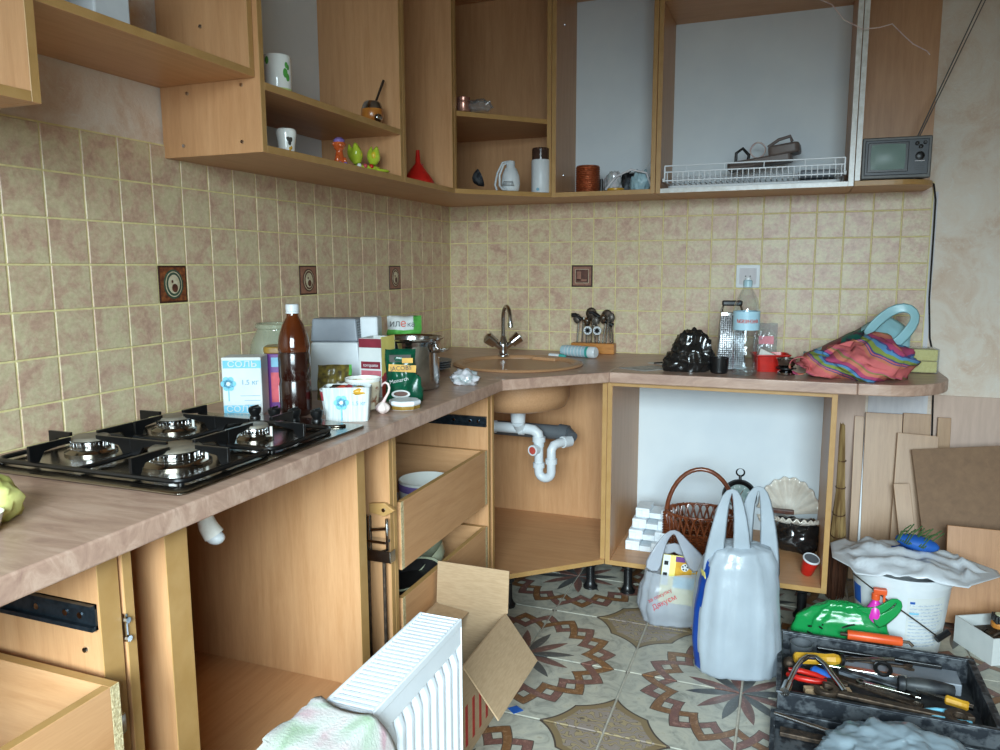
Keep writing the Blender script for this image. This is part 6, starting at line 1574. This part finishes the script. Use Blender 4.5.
def jaw(cx, a0, r, nm):
    outer = [(cx+r*math.cos(a), r*math.sin(a)) for a in [a0+.55+k*(2*PI-1.1)/22 for k in range(23)]]
    inner = [(cx+r*.52*math.cos(a), r*.52*math.sin(a)) for a in [a0-.62-k*(2*PI-1.24)/22 for k in range(23)]]
    q = MB(); poly = outer+inner; n = len(outer)
    vs = [(x, y, z) for z in (-.002, .016) for x, y in poly]; N_ = len(poly); fs = []
    for i in range(n-1):
        a, b, c, d = i, i+1, 2*n-2-i, 2*n-1-i
        fs += [(d, c, b, a), (N_+a, N_+b, N_+c, N_+d), (a, b, N_+b, N_+a), (c, d, N_+d, N_+c)]
    fs += [(n-1, n, N_+n, N_+n-1), (2*n-1, 0, N_, N_+2*n-1)]
    q.add(vs, fs); return q.build(nm, 'rusty_iron', sp, bevel=.002)
jaw(.0, PI*.8, .032, 'jaw'); jaw(.315, -.3, .036, 'jaw')
hm = thing('steel_punch', 'thick dark steel punch with a knurled collar lying right in the toolbox', 'tool', (1.845, -1.06, .070), rz=.05)
q = MB(); q.lathe([(.018,0), (.020,.003), (.020,.016), (.015,.020), (.018,.026), (.021,.05), (.021,.09), (.015,.135), (.012,.14)], 22, xf=RY(PI/2)); q.build('body', 'toolbox_inside', hm, smooth=True, angle=40)
yh = thing('yellow_chisel', 'short chisel with a yellow handle in the right end of the toolbox', 'chisel', (1.955, -1.10, .066), rz=-.35)
q = MB(); q.lathe([(.010,0), (.013,.004), (.012,.04), (.013,.052), (.009,.056)], 8, xf=RY(PI/2)); q.build('handle', 'gold_print', yh, bevel=.001); MB().box(-.07, 0, -.007, .007, -.002, .003).build('blade', 'brushed_steel', yh); MB().cyl((.056, 0, 0), (.066, 0, 0), .008, n=12).build('cap', 'chrome', yh, smooth=True)
def plier(label, loc, rz, m, nm='pliers'):
    t_ = thing(nm, label, 'pliers', loc, rz)
    for s_ in (-1, 1): MB().tube([(0, s_*.006, 0), (.03, s_*.018, 0), (.07, s_*.022, 0), (.105, s_*.014, 0)], [.007, .0085, .0085, .006], 10).build('grip', m, t_, smooth=True)
    q = MB(); q.prism([(-.055,-.006), (-.02,-.013), (.008,-.010), (.008,.010), (-.02,.013), (-.055,.006)], -.006, .006); q.build('jaws', 'rusty_iron', t_, bevel=.002)
plier('pliers with light blue grips at the front right of the toolbox', (1.89, -1.200, .072), .0, 'light_blue_print'); plier('pliers with red grips lying left under the lug wrench', (1.66, -1.105, .062), 3.0, 'red_plastic')
bh_ = thing('blue_screwdriver', 'stubby screwdriver with a glossy blue handle beside the lug wrench', 'screwdriver', (1.62, -1.055, .062), rz=-.5)
q = MB(); q.lathe([(.008,0), (.015,.008), (.014,.05), (.010,.065), (.006,.07)], 14, xf=RY(PI/2)); q.build('handle', 'blue_print', bh_, smooth=True); q = MB(); q.cyl((.07,0,0), (.11,0,0), .004, n=8); q.build('shaft', 'chrome', bh_, smooth=True)
MB().tube([(.020*math.cos(a), .020*math.sin(a), 0) for a in [2*PI*k/24 for k in range(24)]], .006, 8, closed=True).build('rubber_ring', 'black_plastic', None, smooth=True, loc=(1.815, -.985, .066)); ro = bpy.data.objects['rubber_ring']; ro.rotation_euler = (.5, 0, 0); tag(ro, 'black rubber ring lying on the tools in the toolbox', 'ring')
kn = thing('pipe_fitting', 'round worn metal fitting at the left end of the toolbox', 'fitting', (1.562, -1.02, .052)); q = MB(); q.ball((0, 0, 0), (.02, .02, .02), 16, 10); q.build('ball', 'rusty_iron', kn, smooth=True); MB().cyl((0, 0, -.038), (0, 0, -.012), .014, n=14).build('neck', 'rusty_iron', kn, smooth=True)
MB().cyl((1.525, -1.300, .049), (1.68, -1.345, .049), .006, n=12).build('steel_rod', 'chrome', None, smooth=True); tag(bpy.data.objects['steel_rod'], 'short shiny steel rod lying on the toolbox lid', 'rod')
filler('rusty flat strip lying on the toolbox lid beside the steel rod', (1.54, -1.33, .0125), (1.74, -1.335, .0125), .03, .012, 'rusty_iron', 'iron_strip')
pm('blue_grey_film', (138,150,158), (92,104,112), 24, rough=.16, coat=.5)
tag(crumple('clear_plastic_bag', 'clear_blue_film', .175, .14, .075, 55, .22, 80, 40, loc=(1.81, -1.45, .0125), freq=2.6), 'crumpled bluish clear plastic bag lying on the open toolbox lid', 'plastic bag')

def small_spanner(label, loc, rz, L_, m):
    t_ = thing('small_spanner', label, 'spanner', loc, rz, 'small spanners in the toolbox')
    q = MB(); q.prism([(0,-.006), (L_,-.005), (L_,.005), (0,.006)], 0, .006); q.build('shank', m, t_, bevel=.001)
    q = MB(); q.lathe([(.013,0), (.013,.008), (.007,.008), (.007,0), (.013,0)], 18, (-.008, 0, -.001)); q.build('ring_end', m, t_)
    q = MB(); q.prism([(L_-.004,-.006), (L_+.010,-.014), (L_+.024,-.012), (L_+.014,-.004), (L_+.014,.004), (L_+.024,.012), (L_+.010,.014), (L_-.004,.006)], -.001, .008); q.build('open_end', m, t_, bevel=.001)
small_spanner('small bright spanner lying in the middle of the toolbox near the ring', (1.76, -1.055, .047), -.2, .12, 'brushed_steel')
small_spanner('small rusty spanner lying along the right front of the toolbox', (1.86, -1.165, .042), .15, .10, 'rusty_iron')
small_spanner('small spanner lying on the grey inner tray at the toolbox back', (1.74, -.93, .049), .05, .14, 'rusty_iron')
filler('thin black rod lying along the back of the toolbox beside the orange grip', (1.64, -.900, .050), (1.98, -.895, .050), .012, .012, 'black_enamel', 'steel_rod_dark')
filler('flat chisel blade lying to the right of the red pliers', (1.70, -1.00, .048), (1.86, -1.05, .048), .022, .006, 'worn_paint_grey', 'chisel')
filler('pale wooden wedge lying at the left front of the toolbox', (1.60, -1.17, .048), (1.72, -1.135, .048), .022, .018, 'cardboard', 'wooden_wedge')
q = MB(); q.ball((0, 0, .026), (.03, .03, .026), 18, 12); q.lathe([(.004,.050), (.002,.060), (0,.061)], 8); tag(q.build('onion', 'gourd_skin', None, smooth=True, loc=(.385, -2.60, .441)), 'brown onion lying in the pulled-out drawer at the left photo edge', 'onion')
